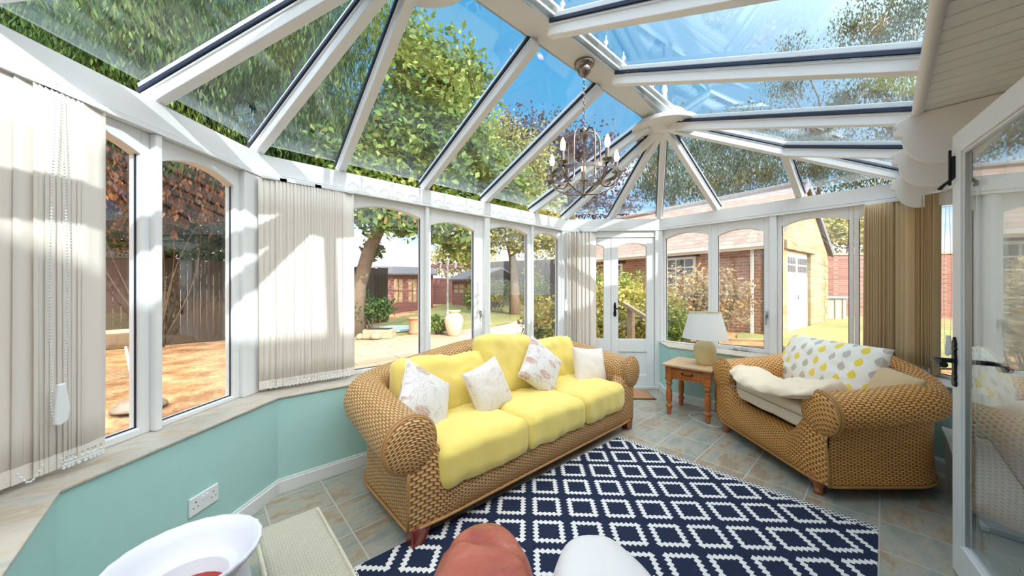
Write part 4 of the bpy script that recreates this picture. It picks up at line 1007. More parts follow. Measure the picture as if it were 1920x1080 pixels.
# ------------------------------------------------------------------ vertical blinds
def blind(name, label, runs, zt, zb, mat, group, cord=None, slat_w=.089):
    """runs: (facet, s0, s1, how many, turn in degrees, jitter)"""
    F0 = runs[0][0]; s_mid = (runs[0][1]+runs[-1][2])/2
    t = empty(name, F0.p(runs[0][1], -.06, zb), label=label, cat='blind', group=group); k = 0; r = random.Random(len(label))
    mb = MB()
    for F, a, b, n_, turn, jit in runs: F.rect(mb, a-.01, b+.03, zt+.002, zt+.020, -.085, -.045)
    put(mb.build('head_rail', 'white_plastic'), t)
    for F, a, b, n_, turn, jit in runs:
        pts = []
        for i in range(n_):
            s_ = a+(b-a)*(i+.5)/n_; th = R(turn+r.uniform(-jit, jit)); u = (F.d*math.cos(th)+F.o*math.sin(th)); c = F.a+F.d*s_-F.o*.072
            bow = r.uniform(-.003, .003); nz_ = 9; V = []; 
            w2 = slat_w/2; sway = r.uniform(-.006, .006)
            for q in range(nz_):
                f = q/(nz_-1); z = zt+(zb-zt)*f; off = F.o*(bow*math.sin(PI*f))+F.d*(sway*f)
                for e, cv in ((-1, 0), (-.35, .003), (.35, .003), (1, 0)):
                    p = c+off+u*(w2*e)+Vector((-u.y, u.x))*cv; V.append((p.x, p.y, z))
            Fs = [(q*4+e, q*4+e+1, q*4+e+5, q*4+e+4) for q in range(nz_-1) for e in range(3)]
            o = mesh_obj('slat', V, Fs, mat, None, True); m_ = o.modifiers.new('t', 'SOLIDIFY'); m_.thickness = .0012; put(o, t)
            mb = MB(); e0 = c+F.d*sway-u*w2; e1 = c+F.d*sway+u*w2; mb.add([(e0.x+F.o.x*z_, e0.y+F.o.y*z_, zb+z2) for z_ in (-.0016, .0016) for z2 in (.0, .055)]+[(e1.x+F.o.x*z_, e1.y+F.o.y*z_, zb+z2) for z_ in (-.0016, .0016) for z2 in (.0, .055)], [(0, 1, 5, 4), (2, 6, 7, 3), (0, 4, 6, 2), (1, 3, 7, 5), (0, 2, 3, 1), (4, 5, 7, 6)])
            w_ = mb.build('slat_weight', mat, None); w_.parent = o; w_.matrix_parent_inverse = o.matrix_basis.inverted() @ Matrix.Translation(-t.location) if False else Matrix.Translation(Vector((0, 0, 0)))
            pts.append(c+F.d*sway-F.o*.0)
        mb = MB(); 
        for i in range(len(pts)-1):
            a_, b_ = pts[i], pts[i+1]; prev = None
            for q in range(9):
                f = q/8; p = a_.lerp(b_, f); z = zb+.048-.040*math.sin(PI*f); inn = F.o*(-.048); mb.ball((p.x+inn.x, p.y+inn.y, z), .0042, 5, 4)
        if len(pts) > 1: put(mb.build('bottom_chain', 'clear_bead', None), t)
    if cord:
        F, s_, z1 = cord; mb = MB(); N_ = 110
        for k in range(N_):
            f = k/(N_-1); z = zt+.01-(zt-z1)*f; sp = .020+.022*f
            for e in (-1, 1):
                w_ = sp*(math.sin(PI*min(1, max(0, (f-.0)*1.0)))*.4+.3) if f < .9 else sp*.52*math.sqrt(max(0, 1-((f-.9)/.1)**2)); p = F.p(s_+e*w_, -.125, z); mb.ball(p, .0032, 5, 4)
        put(mb.build('pull_chain', 'clear_bead', None), t)
        mb = MB(); zz = z1+.005; F.prism(mb, [(s_-.006, zz+.15), (s_+.016, zz+.15), (s_+.028, zz+.06), (s_+.022, zz+.015), (s_, zz), (s_-.014, zz+.01)], -.132, -.118); put(mb.build('cord_weight', 'white_plastic', None, bevel=.004), t)
    return t
ZT = 2.02; ZBO = .635
blind('vertical_blind', 'cream vertical blind gathered at the near end of the left windows, bead chain hanging', [(FA, 1.80, 2.03, 4, 8, 4), (FB, .04, .17, 2, 4, 4), (FB, .17, .315, 10, 12, 1.5)], ZT, ZBO, 'blind_fabric', 'cream vertical blinds', cord=(FB, .17, .80))
blind('vertical_blind', 'wide cream vertical blind with sharp rafter shadows between the side windows and the sofa', [(FC, .02, .12, 3, 6, 2), (FC, .12, .33, 10, 13, 1.5), (FC, .33, .555, 13, 14, 1.5)], ZT, ZBO, 'blind_fabric', 'cream vertical blinds')
blind('vertical_blind', 'narrow cream vertical blind gathered beside the garden door', [(FD, .03, .18, 5, 55, 12), (FD, .18, .37, 4, 15, 9)], ZT, .40, 'blind_fabric', 'cream vertical blinds', cord=(FC, 3.10, 1.0))
blind('vertical_blind', 'tan vertical blind bunched into tight pleats behind the wicker armchair', [(FE, 1.865, 2.035, 13, 62, 5), (FE, 2.06, 2.09, 1, 12, 2)], ZT, ZBO, 'blind_fabric_tan', 'tan vertical blinds')
blind('vertical_blind', 'tan vertical blind behind the open door, its top hidden by the scalloped rafter ends', [(FF, .03, .10, 2, 50, 4), (FF, .115, .255, 10, 104, 5)], ZT, ZBO, 'blind_fabric_tan', 'tan vertical blinds', cord=(FF, .36, .80))

# ------------------------------------------------------------------ chandelier
m = NT('bulb_glow'); m.set(.1); m.col((1, .75, .5)); m.b.inputs['Emission Color'].default_value = (1, .50, .22, 1); m.b.inputs['Emission Strength'].default_value = 5.; MAT['bulb_glow'] = m.m
t = empty('chandelier', (1.93, 1.38, 2.83), label='five-light brushed nickel hoop chandelier hanging on a chain from the ridge beam', cat='chandelier')
mb = MB(); mb.lathe([(.001, 0), (.066, 0), (.068, -.010), (.064, -.022), (.050, -.034), (.044, -.036), (.046, -.046), (.042, -.064), (.030, -.082), (.014, -.094), (.008, -.10), (.001, -.10)], (0, 0, 0), 28); mb.build('ceiling_cup', 'nickel', t, smooth=True, angle=50)
mb = MB(); z = -.10; k = 0
while z > -.445:
    ln = .026; pts = []
    for i in range(10): a = 2*PI*i/10; q = (math.cos(a)*.0075, math.sin(a)*.016); pts.append((q[0] if k % 2 == 0 else 0, 0 if k % 2 == 0 else q[0], z-.014+q[1]))
    mb.tube(pts, .0022, 5, closed=True); z -= .0235; k += 1
mb.build('chain', 'nickel', t, smooth=True)
mb = MB(); mb.lathe([(.001, -.44), (.012, -.44), (.018, -.45), (.018, -.455), (.028, -.462), (.028, -.50), (.018, -.515), (.010, -.525), (.004, -.545), (.001, -.548)], (0, 0, 0), 20); mb.build('centre_boss', 'nickel', t, smooth=True, angle=40)
RG = .222; ZR = -.765
for z_ in (0,):
    V = []; n = 56; sec = [(RG-.003, ZR-.012), (RG+.003, ZR-.012), (RG+.003, ZR+.012), (RG-.003, ZR+.012)]
    for i in range(n): a = 2*PI*i/n; V += [(r_*math.cos(a), r_*math.sin(a), q) for r_, q in sec]
    Fs = [(i*4+k, ((i+1) % n)*4+k, ((i+1) % n)*4+(k+1) % 4, i*4+(k+1) % 4) for i in range(n) for k in range(4)]
    mesh_obj('hoop', V, Fs, 'nickel', t, False)
ph = R(37)
for i in range(5):
    a = ph+2*PI*i/5; c_, s_ = math.cos(a), math.sin(a)
    P_ = [(.018, -.475), (.05, -.462), (.085, -.475), (.108, -.51), (.114, -.56), (.114, -.73), (.114, -.79), (.125, -.82), (.15, -.835), (.185, -.825), (.215, -.80), (.226, -.77)]
    MB().tube([(r_*c_, r_*s_, z_) for r_, z_ in P_], .0062, 7).build('upper_arm', 'nickel', t, smooth=True)
    P_ = [(.232, -.75), (.232, -.78), (.215, -.825), (.17, -.855), (.10, -.885), (.03, -.893), (.0, -.895)]
    MB().tube([(r_*c_, r_*s_, z_) for r_, z_ in P_], .0058, 7).build('lower_arm', 'nickel', t, smooth=True)
    cx, cy = .232*c_, .232*s_
    cup = MB().lathe([(.001, -0.752), (.010, -0.752), (.012, -0.742), (.030, -0.736), (.034, -0.730), (.032, -0.728), (.001, -0.730)], (cx, cy, 0), 16).build('candle_cup', 'nickel', t, smooth=True, angle=40)
    MB().lathe([(.001, -0.730), (.0135, -0.730), (.0135, -0.662), (.001, -0.662)], (cx, cy, 0), 14).build('candle_tube', 'nickel', cup, smooth=True, angle=40)
    MB().lathe([(.001, -0.662), (.010, -0.662), (.0165, -0.642), (.0175, -0.627), (.014, -0.605), (.007, -0.585), (.001, -0.575)], (cx, cy, 0), 14).build('candle_bulb', 'bulb_glow', cup, smooth=True)
MB().lathe([(.001, -.88), (.012, -.885), (.014, -.897), (.006, -.91), (.001, -.92)], (0, 0, 0), 12).build('bottom_boss', 'nickel', t, smooth=True)
# ================================================================== GARDEN
def gz(x, d):       # ground height in camera axes: rises gently away from the room
    k = .035 if x > -3 else max(0, .035*(1+(x+3)/3))
    z = -.10+k*max(0, d-3)
    if x > 3: z += .10*min(1, (x-3)/2)
    return min(z, .75)
def gat(px, d, dz=0.):
    x = (px-960)/640*d; return c2r(x, d, gz(x, d)+dz)
def ground(name, outline, mat, lift=0., step=.8, kind='structure', label=None, cat=None):
    """terrain patch: outline is a convex list of (x, d)"""
    xs = [p[0] for p in outline]; ds = [p[1] for p in outline]; bm = bmesh.new()
    vs = [bm.verts.new((p[0], p[1], 0)) for p in outline]; bm.faces.new(vs)
    for ax, lo, hi in ((0, min(xs), max(xs)), (1, min(ds), max(ds))):
        t = lo+step
        while t < hi:
            co = (t, 0, 0) if ax == 0 else (0, t, 0); no = (1, 0, 0) if ax == 0 else (0, 1, 0)
            bmesh.ops.bisect_plane(bm, geom=bm.verts[:]+bm.edges[:]+bm.faces[:], plane_co=co, plane_no=no); t += step
    for v in bm.verts:
        x, d = v.co.x, v.co.y; v.co = c2r(x, d, gz(x, d)+lift)
    bmesh.ops.recalc_face_normals(bm, faces=bm.faces[:])
    for f in bm.faces:
        if f.normal.z < 0: f.normal_flip()
    me = bpy.data.meshes.new(name); bm.to_mesh(me); bm.free(); me.materials.append(MAT[mat]); o = bpy.data.objects.new(name, me); link(o); tag(o, label, cat, kind=kind); return o
ground('ground_soil', [(-40, -25), (60, -25), (60, 70), (-40, 70)], 'leaf_litter', -.03, 3.)
ground('lawn_grass', [(-5.5, 9.3), (-2.6, 8.6), (-.9, 9.6), (1.2, 13.2), (4.3, 17), (4, 24), (-16, 24), (-12, 14)], 'lawn', .0, 1.2)
ground('lawn_side', [(3.5, 5.2), (9.5, 5.2), (14, 12.5), (10, 13), (5.4, 8.2)], 'lawn', .004, 1.)
ground('patio_paving', [(-1.2, 1.9), (.2, 2.9), (.6, 9.6), (-.9, 9.9), (-2.6, 8.7), (-5.6, 8.9), (-2.6, 4.2)], 'paving', .004, 1.)
ground('gravel_walk', [(-1.5, 8.7), (.9, 5.2), (2.0, 11.5), (3.8, 16.8), (2.8, 17), (-.2, 10.6)], 'gravel_path', .010, 1.)

def leaf_mesh(name, blobs, n, size, mat, parent=None, shell=.45, seed=0, aspect=.55, light_up=.35, flat=0., kind=None, loc=Vector((0, 0, 0)), droop=0.):
    r = np.random.RandomState(seed+5); C_ = np.array([b[0] for b in blobs], dtype=float); Rr = np.array([b[1] if hasattr(b[1], '__len__') else (b[1],)*3 for b in blobs], dtype=float)
    vol = Rr.prod(1)**(2/3.); idx = r.choice(len(blobs), n, p=vol/vol.sum())
    dirs = r.normal(size=(n, 3)); dirs /= np.linalg.norm(dirs, axis=1, keepdims=True); rad = r.uniform(0, 1, n)**shell
    lump = 1+.18*np.sin(dirs[:, 0]*7+idx)+.15*np.sin(dirs[:, 1]*9+idx*2)+.12*np.sin(dirs[:, 2]*8+idx*3)
    P = C_[idx]+dirs*Rr[idx]*(rad*lump)[:, None]
    nr = dirs*.6+r.normal(size=(n, 3))*.8+np.array([0, 0, light_up]); nr /= np.linalg.norm(nr, axis=1, keepdims=True)
    t = np.cross(nr, r.normal(size=(n, 3))+np.array([0, 0, -droop])); t /= np.linalg.norm(t, axis=1, keepdims=True)+1e-9; b = np.cross(nr, t)
    if droop:
        b = b*.35+np.array([0, 0, -1.])*.8; b /= np.linalg.norm(b, axis=1, keepdims=True)
    s = size*r.uniform(.6, 1.35, n)[:, None]; a = s*aspect*.5
    V = np.stack([P-b*s*.5, P+t*a+nr*s*.08, P+b*s*.5, P-t*a+nr*s*.08], 1).reshape(-1, 3)-np.array(loc)
    V[:, 2] = np.maximum(V[:, 2], -.05 if loc[2] == 0 else 0.0)
    me = bpy.data.meshes.new(name); me.vertices.add(4*n); me.vertices.foreach_set('co', V.astype(np.float32).ravel())
    me.loops.add(4*n); me.loops.foreach_set('vertex_index', np.arange(4*n, dtype=np.int32)); me.polygons.add(n)
    me.polygons.foreach_set('loop_start', np.arange(0, 4*n, 4, dtype=np.int32)); me.polygons.foreach_set('loop_total', np.full(n, 4, dtype=np.int32))
    at_ = me.attributes.new('leaf_tone', 'FLOAT', 'FACE'); tone = np.clip(r.normal(.45, .24, n)+.15*np.sin(P[:, 0]*2.1+P[:, 2]*1.7), 0, 1); at_.data.foreach_set('value', tone.astype(np.float32))
    me.update(); me.validate(); me.materials.append(MAT[mat]); o = bpy.data.objects.new(name, me); link(o, parent)
    if kind: o['kind'] = kind
    return o
def limb(mb, a, b, r0, r1, bend=.15, n=7, seed=0):
    r = random.Random(seed); a = Vector(a); b = Vector(b); L_ = (b-a).length; m = Vector((r.uniform(-1, 1), r.uniform(-1, 1), r.uniform(.2, 1)))*bend*L_
    pts = [a.lerp(b, i/(n-1))+m*math.sin(PI*i/(n-1)) for i in range(n)]
    mb.tube(pts, [r0+(r1-r0)*i/(n-1) for i in range(n)], 8); return pts
def pb(px, py, d, r, sq=1.): c = at(px, d, zat(py, d)); return (tuple(c), (r, r, r*sq))
def plant(name, label, cat, base, trunk, blobs, n, size, lmat, bmat='bark', group=None, seed=0, trunk_r=.15, limbs=True, thin=.45, **k):
    """trunk: list of world points from the base up; limbs run from the top of the trunk to each foliage blob"""
    base = Vector(base); t = empty(name, base, label=label, cat=cat, group=group)
    mb = MB()
    if trunk:
        m = len(trunk); mb.tube([Vector(p)-base for p in trunk], [trunk_r*(1.25 if i == 0 else 1-.45*i/(m-1)) for i in range(m)], 10)
        if limbs:
            for i, bl in enumerate(blobs):
                c = Vector(bl[0])-base; st = min(trunk, key=lambda p: (Vector(p)-base-c).length+abs(0)) ; limb(mb, Vector(st)-base, c, trunk_r*.42, trunk_r*.08, .12, seed=seed+i)
                rr = random.Random(seed*7+i)
                for q in range(3):
                    e = c+Vector((rr.uniform(-1, 1), rr.uniform(-1, 1), rr.uniform(-.6, 1)))*bl[1][0]*.8; limb(mb, (Vector(st)-base).lerp(c, .6), e, trunk_r*.14, trunk_r*.03, .1, seed=seed+i*9+q)
    else:
        for i in range(10):
            bl = blobs[i % len(blobs)]; c = Vector(bl[0])-base; rr = random.Random(seed+i); limb(mb, (rr.uniform(-.1, .1), rr.uniform(-.1, .1), 0), c+Vector((rr.uniform(-1, 1)*bl[1][0]*.5, rr.uniform(-1, 1)*bl[1][1]*.5, rr.uniform(0, .6)*bl[1][2])), .014, .005, .1, seed=i)
    mb.build('trunk' if trunk else 'stems', bmat, t, smooth=True)
    leaf_mesh('foliage', blobs, n, size, lmat, t, seed=seed, loc=base, shell=thin, **k); return t

# --- magnolia-like tree by the patio
b0 = gat(668, 9)
tr = [b0, at(672, 9, 1.3), at(690, 9, 2.2), at(712, 9.1, 2.9), at(730, 9.2, 4.0), at(760, 9.3, 5.3)]
bl = [pb(*a) for a in ((770, 90, 9.3, .95), (835, 130, 9, .95), (880, 150, 9.4, .75), (780, 180, 9.2, 1.1), (850, 220, 8.8, 1.0), (740, 250, 9, 1.1), (800, 290, 8.6, 1.0), (880, 280, 9, .9), (690, 330, 8.4, 1.0), (930, 330, 9, .8), (760, 350, 8.6, .9), (860, 350, 8.6, .9), (960, 360, 9, .7), (690, 398, 8.4, .55, ), (760, 398, 8.2, .50), (840, 405, 8.6, .6), (890, 430, 9, .45), (620, 300, 8.6, 1.0), (845, 460, 9.4, .35), (700, 470, 9.2, .3), (700, 405, 7.8, .45), (735, 412, 7.9, .42), (775, 418, 8.0, .40), (825, 425, 8.2, .45), (870, 440, 8.4, .45), (890, 470, 8.8, .35))]
plant('broadleaf_tree', 'large spreading broadleaf tree beside the patio, its light green crown above the glass roof', 'tree', b0, tr, bl, 22000, .17, 'leaf_magnolia', 'bark', seed=1, trunk_r=.20, thin=.6)
# --- feathery dark conifers beyond the left roof slope
for i, (px, d, bl) in enumerate(((120, 7.2, ((80, 40, 7, 1.5), (200, 110, 7, 1.5), (60, 160, 7.5, 1.4), (170, 220, 7.4, 1.3), (100, -80, 7, 1.6), (0, 80, 7, 1.5), (-150, 60, 7, 1.8), (30, 300, 7.6, 1.2))),
        (284, 6.8, ((300, 20, 6.6, 1.3), (380, 110, 6.6, 1.25), (280, 140, 6.8, 1.2), (340, 230, 7, 1.2), (250, 270, 7.2, 1.2), (350, -80, 6.6, 1.3), (400, 300, 7.4, 1.0))),
        (540, 8.2, ((480, 60, 7.8, 1.4), (560, 100, 8, 1.4), (630, 60, 8, 1.2), (470, 170, 8, 1.3), (560, 210, 8.2, 1.4), (640, 190, 8.4, 1.2), (520, 290, 8.4, 1.3), (610, 290, 8.6, 1.2), (560, -40, 8, 1.4), (690, 20, 8.6, 1.0))))):
    b0 = gat(px, d+1.2); tr = [b0, b0+Vector((0, 0, 2)), b0+Vector((.1, 0, 4)), b0+Vector((.1, .1, 6.5))]
    plant('conifer_tree', ('feathery dark conifer nearest the left end of the glass roof', 'feathery conifer beyond the middle of the left roof slope', 'tall conifer behind the corner blind, next to the broadleaf tree')[i], 'tree', b0, tr, [pb(*a) for a in bl], 34000, .17, 'leaf_conifer', 'bark_dark', group='conifers over the left roof slope', seed=10+i, trunk_r=.12, aspect=.22, thin=.5, droop=.9)
# --- second tree with a pale lit trunk
b0 = gat(965, 13.5); tr = [b0, at(965, 13.5, 1.6), at(960, 13.5, 2.6), at(950, 13.4, 3.4), at(940, 13.6, 4.6)]
plant('orchard_tree', 'tree with a pale dappled trunk and olive leaves in front of the dark fence', 'tree', b0, tr, [pb(*a) for a in ((925, 430, 13, 1.0), (985, 440, 12.6, 1.0), (1035, 445, 12.4, .95), (960, 400, 13, 1.2), (1020, 400, 13, 1.1), (900, 380, 13, 1.1), (980, 350, 13.5, 1.2), (900, 300, 13.5, 1.3), (930, 260, 14, 1.2), (1000, 290, 14, 1.1))], 13000, .17, 'leaf_olive', 'bark', seed=31, trunk_r=.19, thin=.6)
b0 = gat(1075, 15); tr = [b0, at(1075, 15, 3), at(1070, 15, 5), at(1062, 15, 7)]
plant('purple_plum_tree', 'purple-leaved tree seen through the glass roof behind the chandelier', 'tree', b0, tr, [pb(*a) for a in ((960, 250, 14.5, 1.1), (1010, 260, 15, 1.3), (1070, 270, 15, 1.3), (1120, 290, 15, 1.2), (1150, 320, 15, 1.0), (1050, 330, 15, 1.5), (1100, 370, 15, 1.5), (1000, 340, 15, 1.2), (1170, 390, 15.5, .9), (1020, 400, 15.5, 1.0))], 9000, .17, 'leaf_purple', 'bark_dark', seed=33, trunk_r=.18, thin=.75)
# --- birches beyond the bungalow
for i, (px, d, bl) in enumerate(((1250, 20, ((1230, 300, 19, 1.6), (1270, 350, 19, 1.7), (1215, 350, 19, 1.1), (1300, 290, 20, 1.7), (1250, 240, 19, 1.2), (1330, 350, 20, 1.6))),
        (1370, 21, ((1350, 270, 20, 1.8), (1390, 310, 20, 1.8), (1360, 350, 20, 1.6), (1420, 270, 20, 1.8), (1440, 330, 20, 1.7), (1400, 230, 20, 1.3))),
        (1520, 21, ((1490, 280, 20, 1.8), (1530, 320, 20, 1.8), (1570, 290, 20, 1.7), (1600, 330, 20, 1.7), (1650, 320, 20, 1.6), (1540, 250, 20, 1.5), (1480, 110, 20, 1.3), (1475, 160, 20, 1.3))),
        (1680, 20, ((1650, 60, 19, 2.0), (1690, 110, 19, 2.0), (1600, 50, 19, 1.4), (1710, 20, 19, 2.2), (1640, 170, 19, 1.8), (1720, 180, 19, 2), (1580, 190, 19, 1.5), (1690, 240, 19, 2))))):
    b0 = gat(px, d); top = bl[0]; tr = [b0]+[at(px+4*k, d, 1.2+k*1.6) for k in range(1, 6)]
    plant('birch_tree', ('slender weeping birch behind the bungalow roof, nearest the garden door', 'second weeping birch behind the bungalow, left of the stone gable', 'birch rising behind the stone garage gable', 'tallest birch, seen through the roof panes beside the house soffit')[i], 'tree', b0, tr, [pb(*a) for a in bl], 13000, .17, 'leaf_birch', 'bark', group='birches behind the bungalow', seed=40+i, trunk_r=.16, thin=.8, droop=.8, aspect=.5)

# --- shrubs and hedges
def shrub(name, label, px, d, blobs, n, size, lmat, group=None, seed=0, **k):
    b0 = gat(px, d); return plant(name, label, 'shrub', b0, None, [pb(*a) for a in blobs], n, size, lmat, 'bark_dark', group, seed, thin=.5, **k)
shrub('garden_shrub', 'yellow-green shrub outside the long wall, close to the far end of the sofa', 1025, 5.6, ((1020, 600, 5.6, .34), (1045, 595, 5.7, .32), (1000, 625, 5.5, .22), (1030, 630, 5.5, .28)), 2600, .075, 'leaf_hedge', seed=61)
shrub('rose_bush', 'spindly rose bush with a few leaves rising behind the sofa back', 990, 5.2, ((1000, 560, 5.3, .16), (985, 600, 5.2, .14), (1005, 590, 5.2, .12)), 260, .06, 'leaf_green', seed=62)
shrub('low_hedge', 'yellow-green hedge outside the garden door, behind the timber handrail', 1150, 6.6, ((1125, 560, 6.6, .55), (1165, 575, 6.4, .60), (1205, 580, 6.2, .55), (1130, 610, 6.3, .55), (1185, 620, 6.1, .55), (1225, 600, 6., .50)), 9000, .075, 'leaf_hedge', seed=63)
shrub('clipped_bush', 'rounded bright green bush behind the hedge, against the bungalow wall', 1140, 8.2, ((1128, 540, 8.3, .42), (1165, 545, 8.2, .50)), 4200, .07, 'leaf_green', seed=64)
shrub('flowering_shrub', 'pale straw-coloured twiggy shrub in front of the bungalow window', 1320, 6.0, ((1270, 560, 6.2, .48), (1310, 545, 6.2, .45), (1350, 550, 6.0, .45), (1375, 560, 6.0, .35), (1300, 590, 6.0, .40), (1345, 590, 5.9, .4)), 7000, .065, 'leaf_straw', seed=65)
shrub('evergreen_shrub', 'dark green low shrub at the foot of the first window right of the garden door', 1265, 5.6, ((1262, 600, 5.7, .30), (1280, 620, 5.6, .22), (1250, 620, 5.5, .25)), 2600, .07, 'leaf_green', seed=66)
shrub('wall_bush', 'yellow-green bush growing over the old brick wall beside the stone gable', 1580, 14.5, ((1560, 430, 14.2, .8), (1600, 440, 14.2, .8), (1640, 430, 14.2, .9), (1580, 410, 14.5, .8), (1680, 430, 14.2, 1.0), (1530, 440, 14.5, .5)), 5200, .15, 'leaf_olive', seed=67)
shrub('boundary_bush', 'rounded yellow-green bush behind the lamp post, between the sheds', 872, 27, ((868, 470, 27, 2.0), (895, 475, 27, 1.7), (838, 490, 27, 1.4)), 4600, .26, 'leaf_olive', seed=68)
shrub('border_shrub', 'dark leafy border shrub at the foot of the tree with the pale trunk', 915, 14, ((905, 545, 14.5, .8), (930, 550, 14.5, .7), (1000, 545, 15, .8), (890, 560, 14, .5)), 4600, .11, 'leaf_green', seed=69)
shrub('ground_plant', 'clump of broad green leaves beside the tall pale urn', 822, 8.8, ((815, 606, 8.8, .22), (832, 612, 8.8, .16)), 620, .10, 'leaf_green', seed=70)
shrub('trough_plant', 'dark trailing plant spilling from the stone trough on the patio edge', 700, 9., ((685, 580, 9.2, .40), (715, 578, 9.2, .35), (665, 590, 9.2, .35)), 2400, .09, 'leaf_conifer', seed=71)
shrub('ivy_hedge', 'tangled rusty hedge against the boundary fence outside the side windows', 260, 8.6, ((200, 500, 8.8, 1.0), (250, 520, 8.8, .9), (150, 500, 8.8, 1.1), (300, 560, 9.0, .5), (100, 520, 8.6, 1.1)), 8000, .11, 'leaf_dry', seed=72)
shrub('hanging_branches', 'low conifer branches with rusty tips above the fence outside the side windows', 300, 8.2, ((230, 330, 6.6, .8), (330, 350, 6.8, .7), (400, 370, 7.2, .7), (150, 350, 6.6, .9), (280, 400, 7.4, .6)), 5200, .14, 'leaf_dry', seed=73, droop=.8)

shrub('yew_hedge', 'dense dark evergreen hedge rising behind the side boundary fence', 330, 10.5, tuple((px, py, 10.2, 1.15) for px in (120, 200, 280, 360, 440, 500) for py in (330, 400, 465)), 22000, .17, 'leaf_conifer', seed=74, flat=0)
# --- boundary fence at the left, timber panels
t = empty('boundary_fence', c2r(-8.4, 7.5, 0), label='close-boarded fence coloured dark for the conifer shade along the side boundary outside the left windows', cat='fence')
F_ = Facet(c2r(-15, 2).to_2d(), c2r(-4.6, 12.6).to_2d()); mb = MB(); s_ = 0.
while s_ < F_.L:
    hgt = 2.0+.05*rnd.random(); F_.rect(mb, s_, s_+.12, -.1, hgt, 0, .02+.012*(int(s_*8) % 2)); s_ += .125
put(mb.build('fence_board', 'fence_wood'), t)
s_ = 0
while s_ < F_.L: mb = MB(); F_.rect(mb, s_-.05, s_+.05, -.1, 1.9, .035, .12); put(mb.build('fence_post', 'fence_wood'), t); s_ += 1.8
# far dark fence
t = empty('panel_fence', c2r(1.2, 19, 0), label='dark panel fence across the end of the garden behind the pale-trunked tree', cat='fence')
F_ = Facet(c2r(-2.6, 21.5).to_2d(), c2r(5.2, 17.5).to_2d()); mb = MB(); s_ = 0.
while s_ < F_.L: F_.rect(mb, s_, s_+.145, .2, 2.9, 0, .02+.01*(int(s_*7) % 2)); s_ += .15
put(mb.build('fence_board', 'fence_dark'), t)

# --- summerhouse / shed
def hut(name, label, px0, d0, px1, d1, depth, he, hr, wall, front, cat='shed', wins=3, roof='dark_felt'):
    a = at(px0, d0).to_2d(); b = at(px1, d1).to_2d(); F_ = Facet(a, b); z0 = gz((px0-960)/640*d0, d0)-.1
    t = empty(name, (a.x, a.y, z0), label=label, cat=cat); Lh = F_.L
    mb = MB(); F_.rect(mb, 0, Lh, z0, he, .06, depth); 
    for e in (0.0, Lh): F_.prism(mb, [(0, 0)], 0, 0) if False else None
    put(mb.build('wall', wall), t)
    mb = MB(); F_.rect(mb, 0, Lh, z0, z0+.75, .0, .06); F_.rect(mb, 0, Lh, he-.22, he, .0, .06)
    for k in range(wins+1): c = Lh*k/wins; F_.rect(mb, max(0, c-.14), min(Lh, c+.14), z0, he, -.01, .06)
    put(mb.build('front_frame', front), t)
    for k in range(wins):
        mb = MB(); F_.rect(mb, Lh*k/wins+.14, Lh*(k+1)/wins-.14, z0+.75, he-.22, .03, .05); put(mb.build('window', 'ochre_blind'), t)
        mb = MB(); c = Lh*(k+.5)/wins; F_.rect(mb, c-.02, c+.02, z0+.75, he-.22, .0, .04); F_.rect(mb, Lh*k/wins+.14, Lh*(k+1)/wins-.14, (z0+he)/2+.25, (z0+he)/2+.29, .0, .04); put(mb.build('glazing_bar', front), t)
    # pitched roof, ridge along the front
    mb = MB(); n_ = F_.o; 
    prof = [(-.25, he-.02), (-.25, he+.05), (depth/2, hr+.07), (depth+.2, he+.05), (depth+.2, he-.02), (depth/2, hr)]
    o = Vector((a.x, a.y, 0)); mb.prism(prof, o, (F_.o.x, F_.o.y, 0), (0, 0, 1), (F_.d.x, F_.d.y, 0), -.2, Lh+.2); put(mb.build('roof', roof), t)
    mb = MB(); mb.prism([(0.06, he-.02), (depth, he-.02), (depth/2, hr)], o, (F_.o.x, F_.o.y, 0), (0, 0, 1), (F_.d.x, F_.d.y, 0), .0, .05); put(mb.build('gable', wall), t)
    return t
hut('summerhouse', 'timber summerhouse with reddish posts and ochre window blinds across the lawn', 706, 17.5, 812, 18.5, 2.4, 2.0, 2.42, 'shed_board', 'red_board', wins=4)
hut('playhouse', 'small dark timber playhouse with red window frames beyond the lamp post', 848, 18.5, 900, 16.2, 2.2, 1.7, 2.25, 'shed_board', 'red_board', wins=2)
t = empty('pergola', at(825, 21), label='pinkish boarded wall with a slatted pergola top between summerhouse and playhouse', cat='pergola')
F_ = Facet(at(795, 20.5).to_2d(), at(850, 21.5).to_2d()); mb = MB(); F_.rect(mb, 0, F_.L, .3, 1.9, 0, .1); put(mb.build('boarding', 'red_board'), t)
mb = MB()
for k in range(7): mb.beam(F_.p(F_.L*k/6, -1.2, 2.45), F_.p(F_.L*k/6, .3, 2.75), .08, .12)
for s_ in (0, .33, .66, 1.): mb.beam(F_.p(F_.L*s_, -.9, .3), F_.p(F_.L*s_, -.9, 2.5), .08, .08)
put(mb.build('rafter_slats', 'red_board'), t)
# trellis
t = empty('garden_trellis', at(672, 16), label='square wooden trellis panel left of the summerhouse', cat='trellis'); F_ = Facet(at(655, 16).to_2d(), at(686, 16.3).to_2d()); mb = MB()
for k in range(6): F_.rect(mb, F_.L*k/5-.015, F_.L*k/5+.015, .4, 1.75, 0, .02)
for k in range(8): F_.rect(mb, 0, F_.L, .5+k*.17, .53+k*.17, .02, .035)
put(mb.build('lattice', 'terracotta_pale'), t)
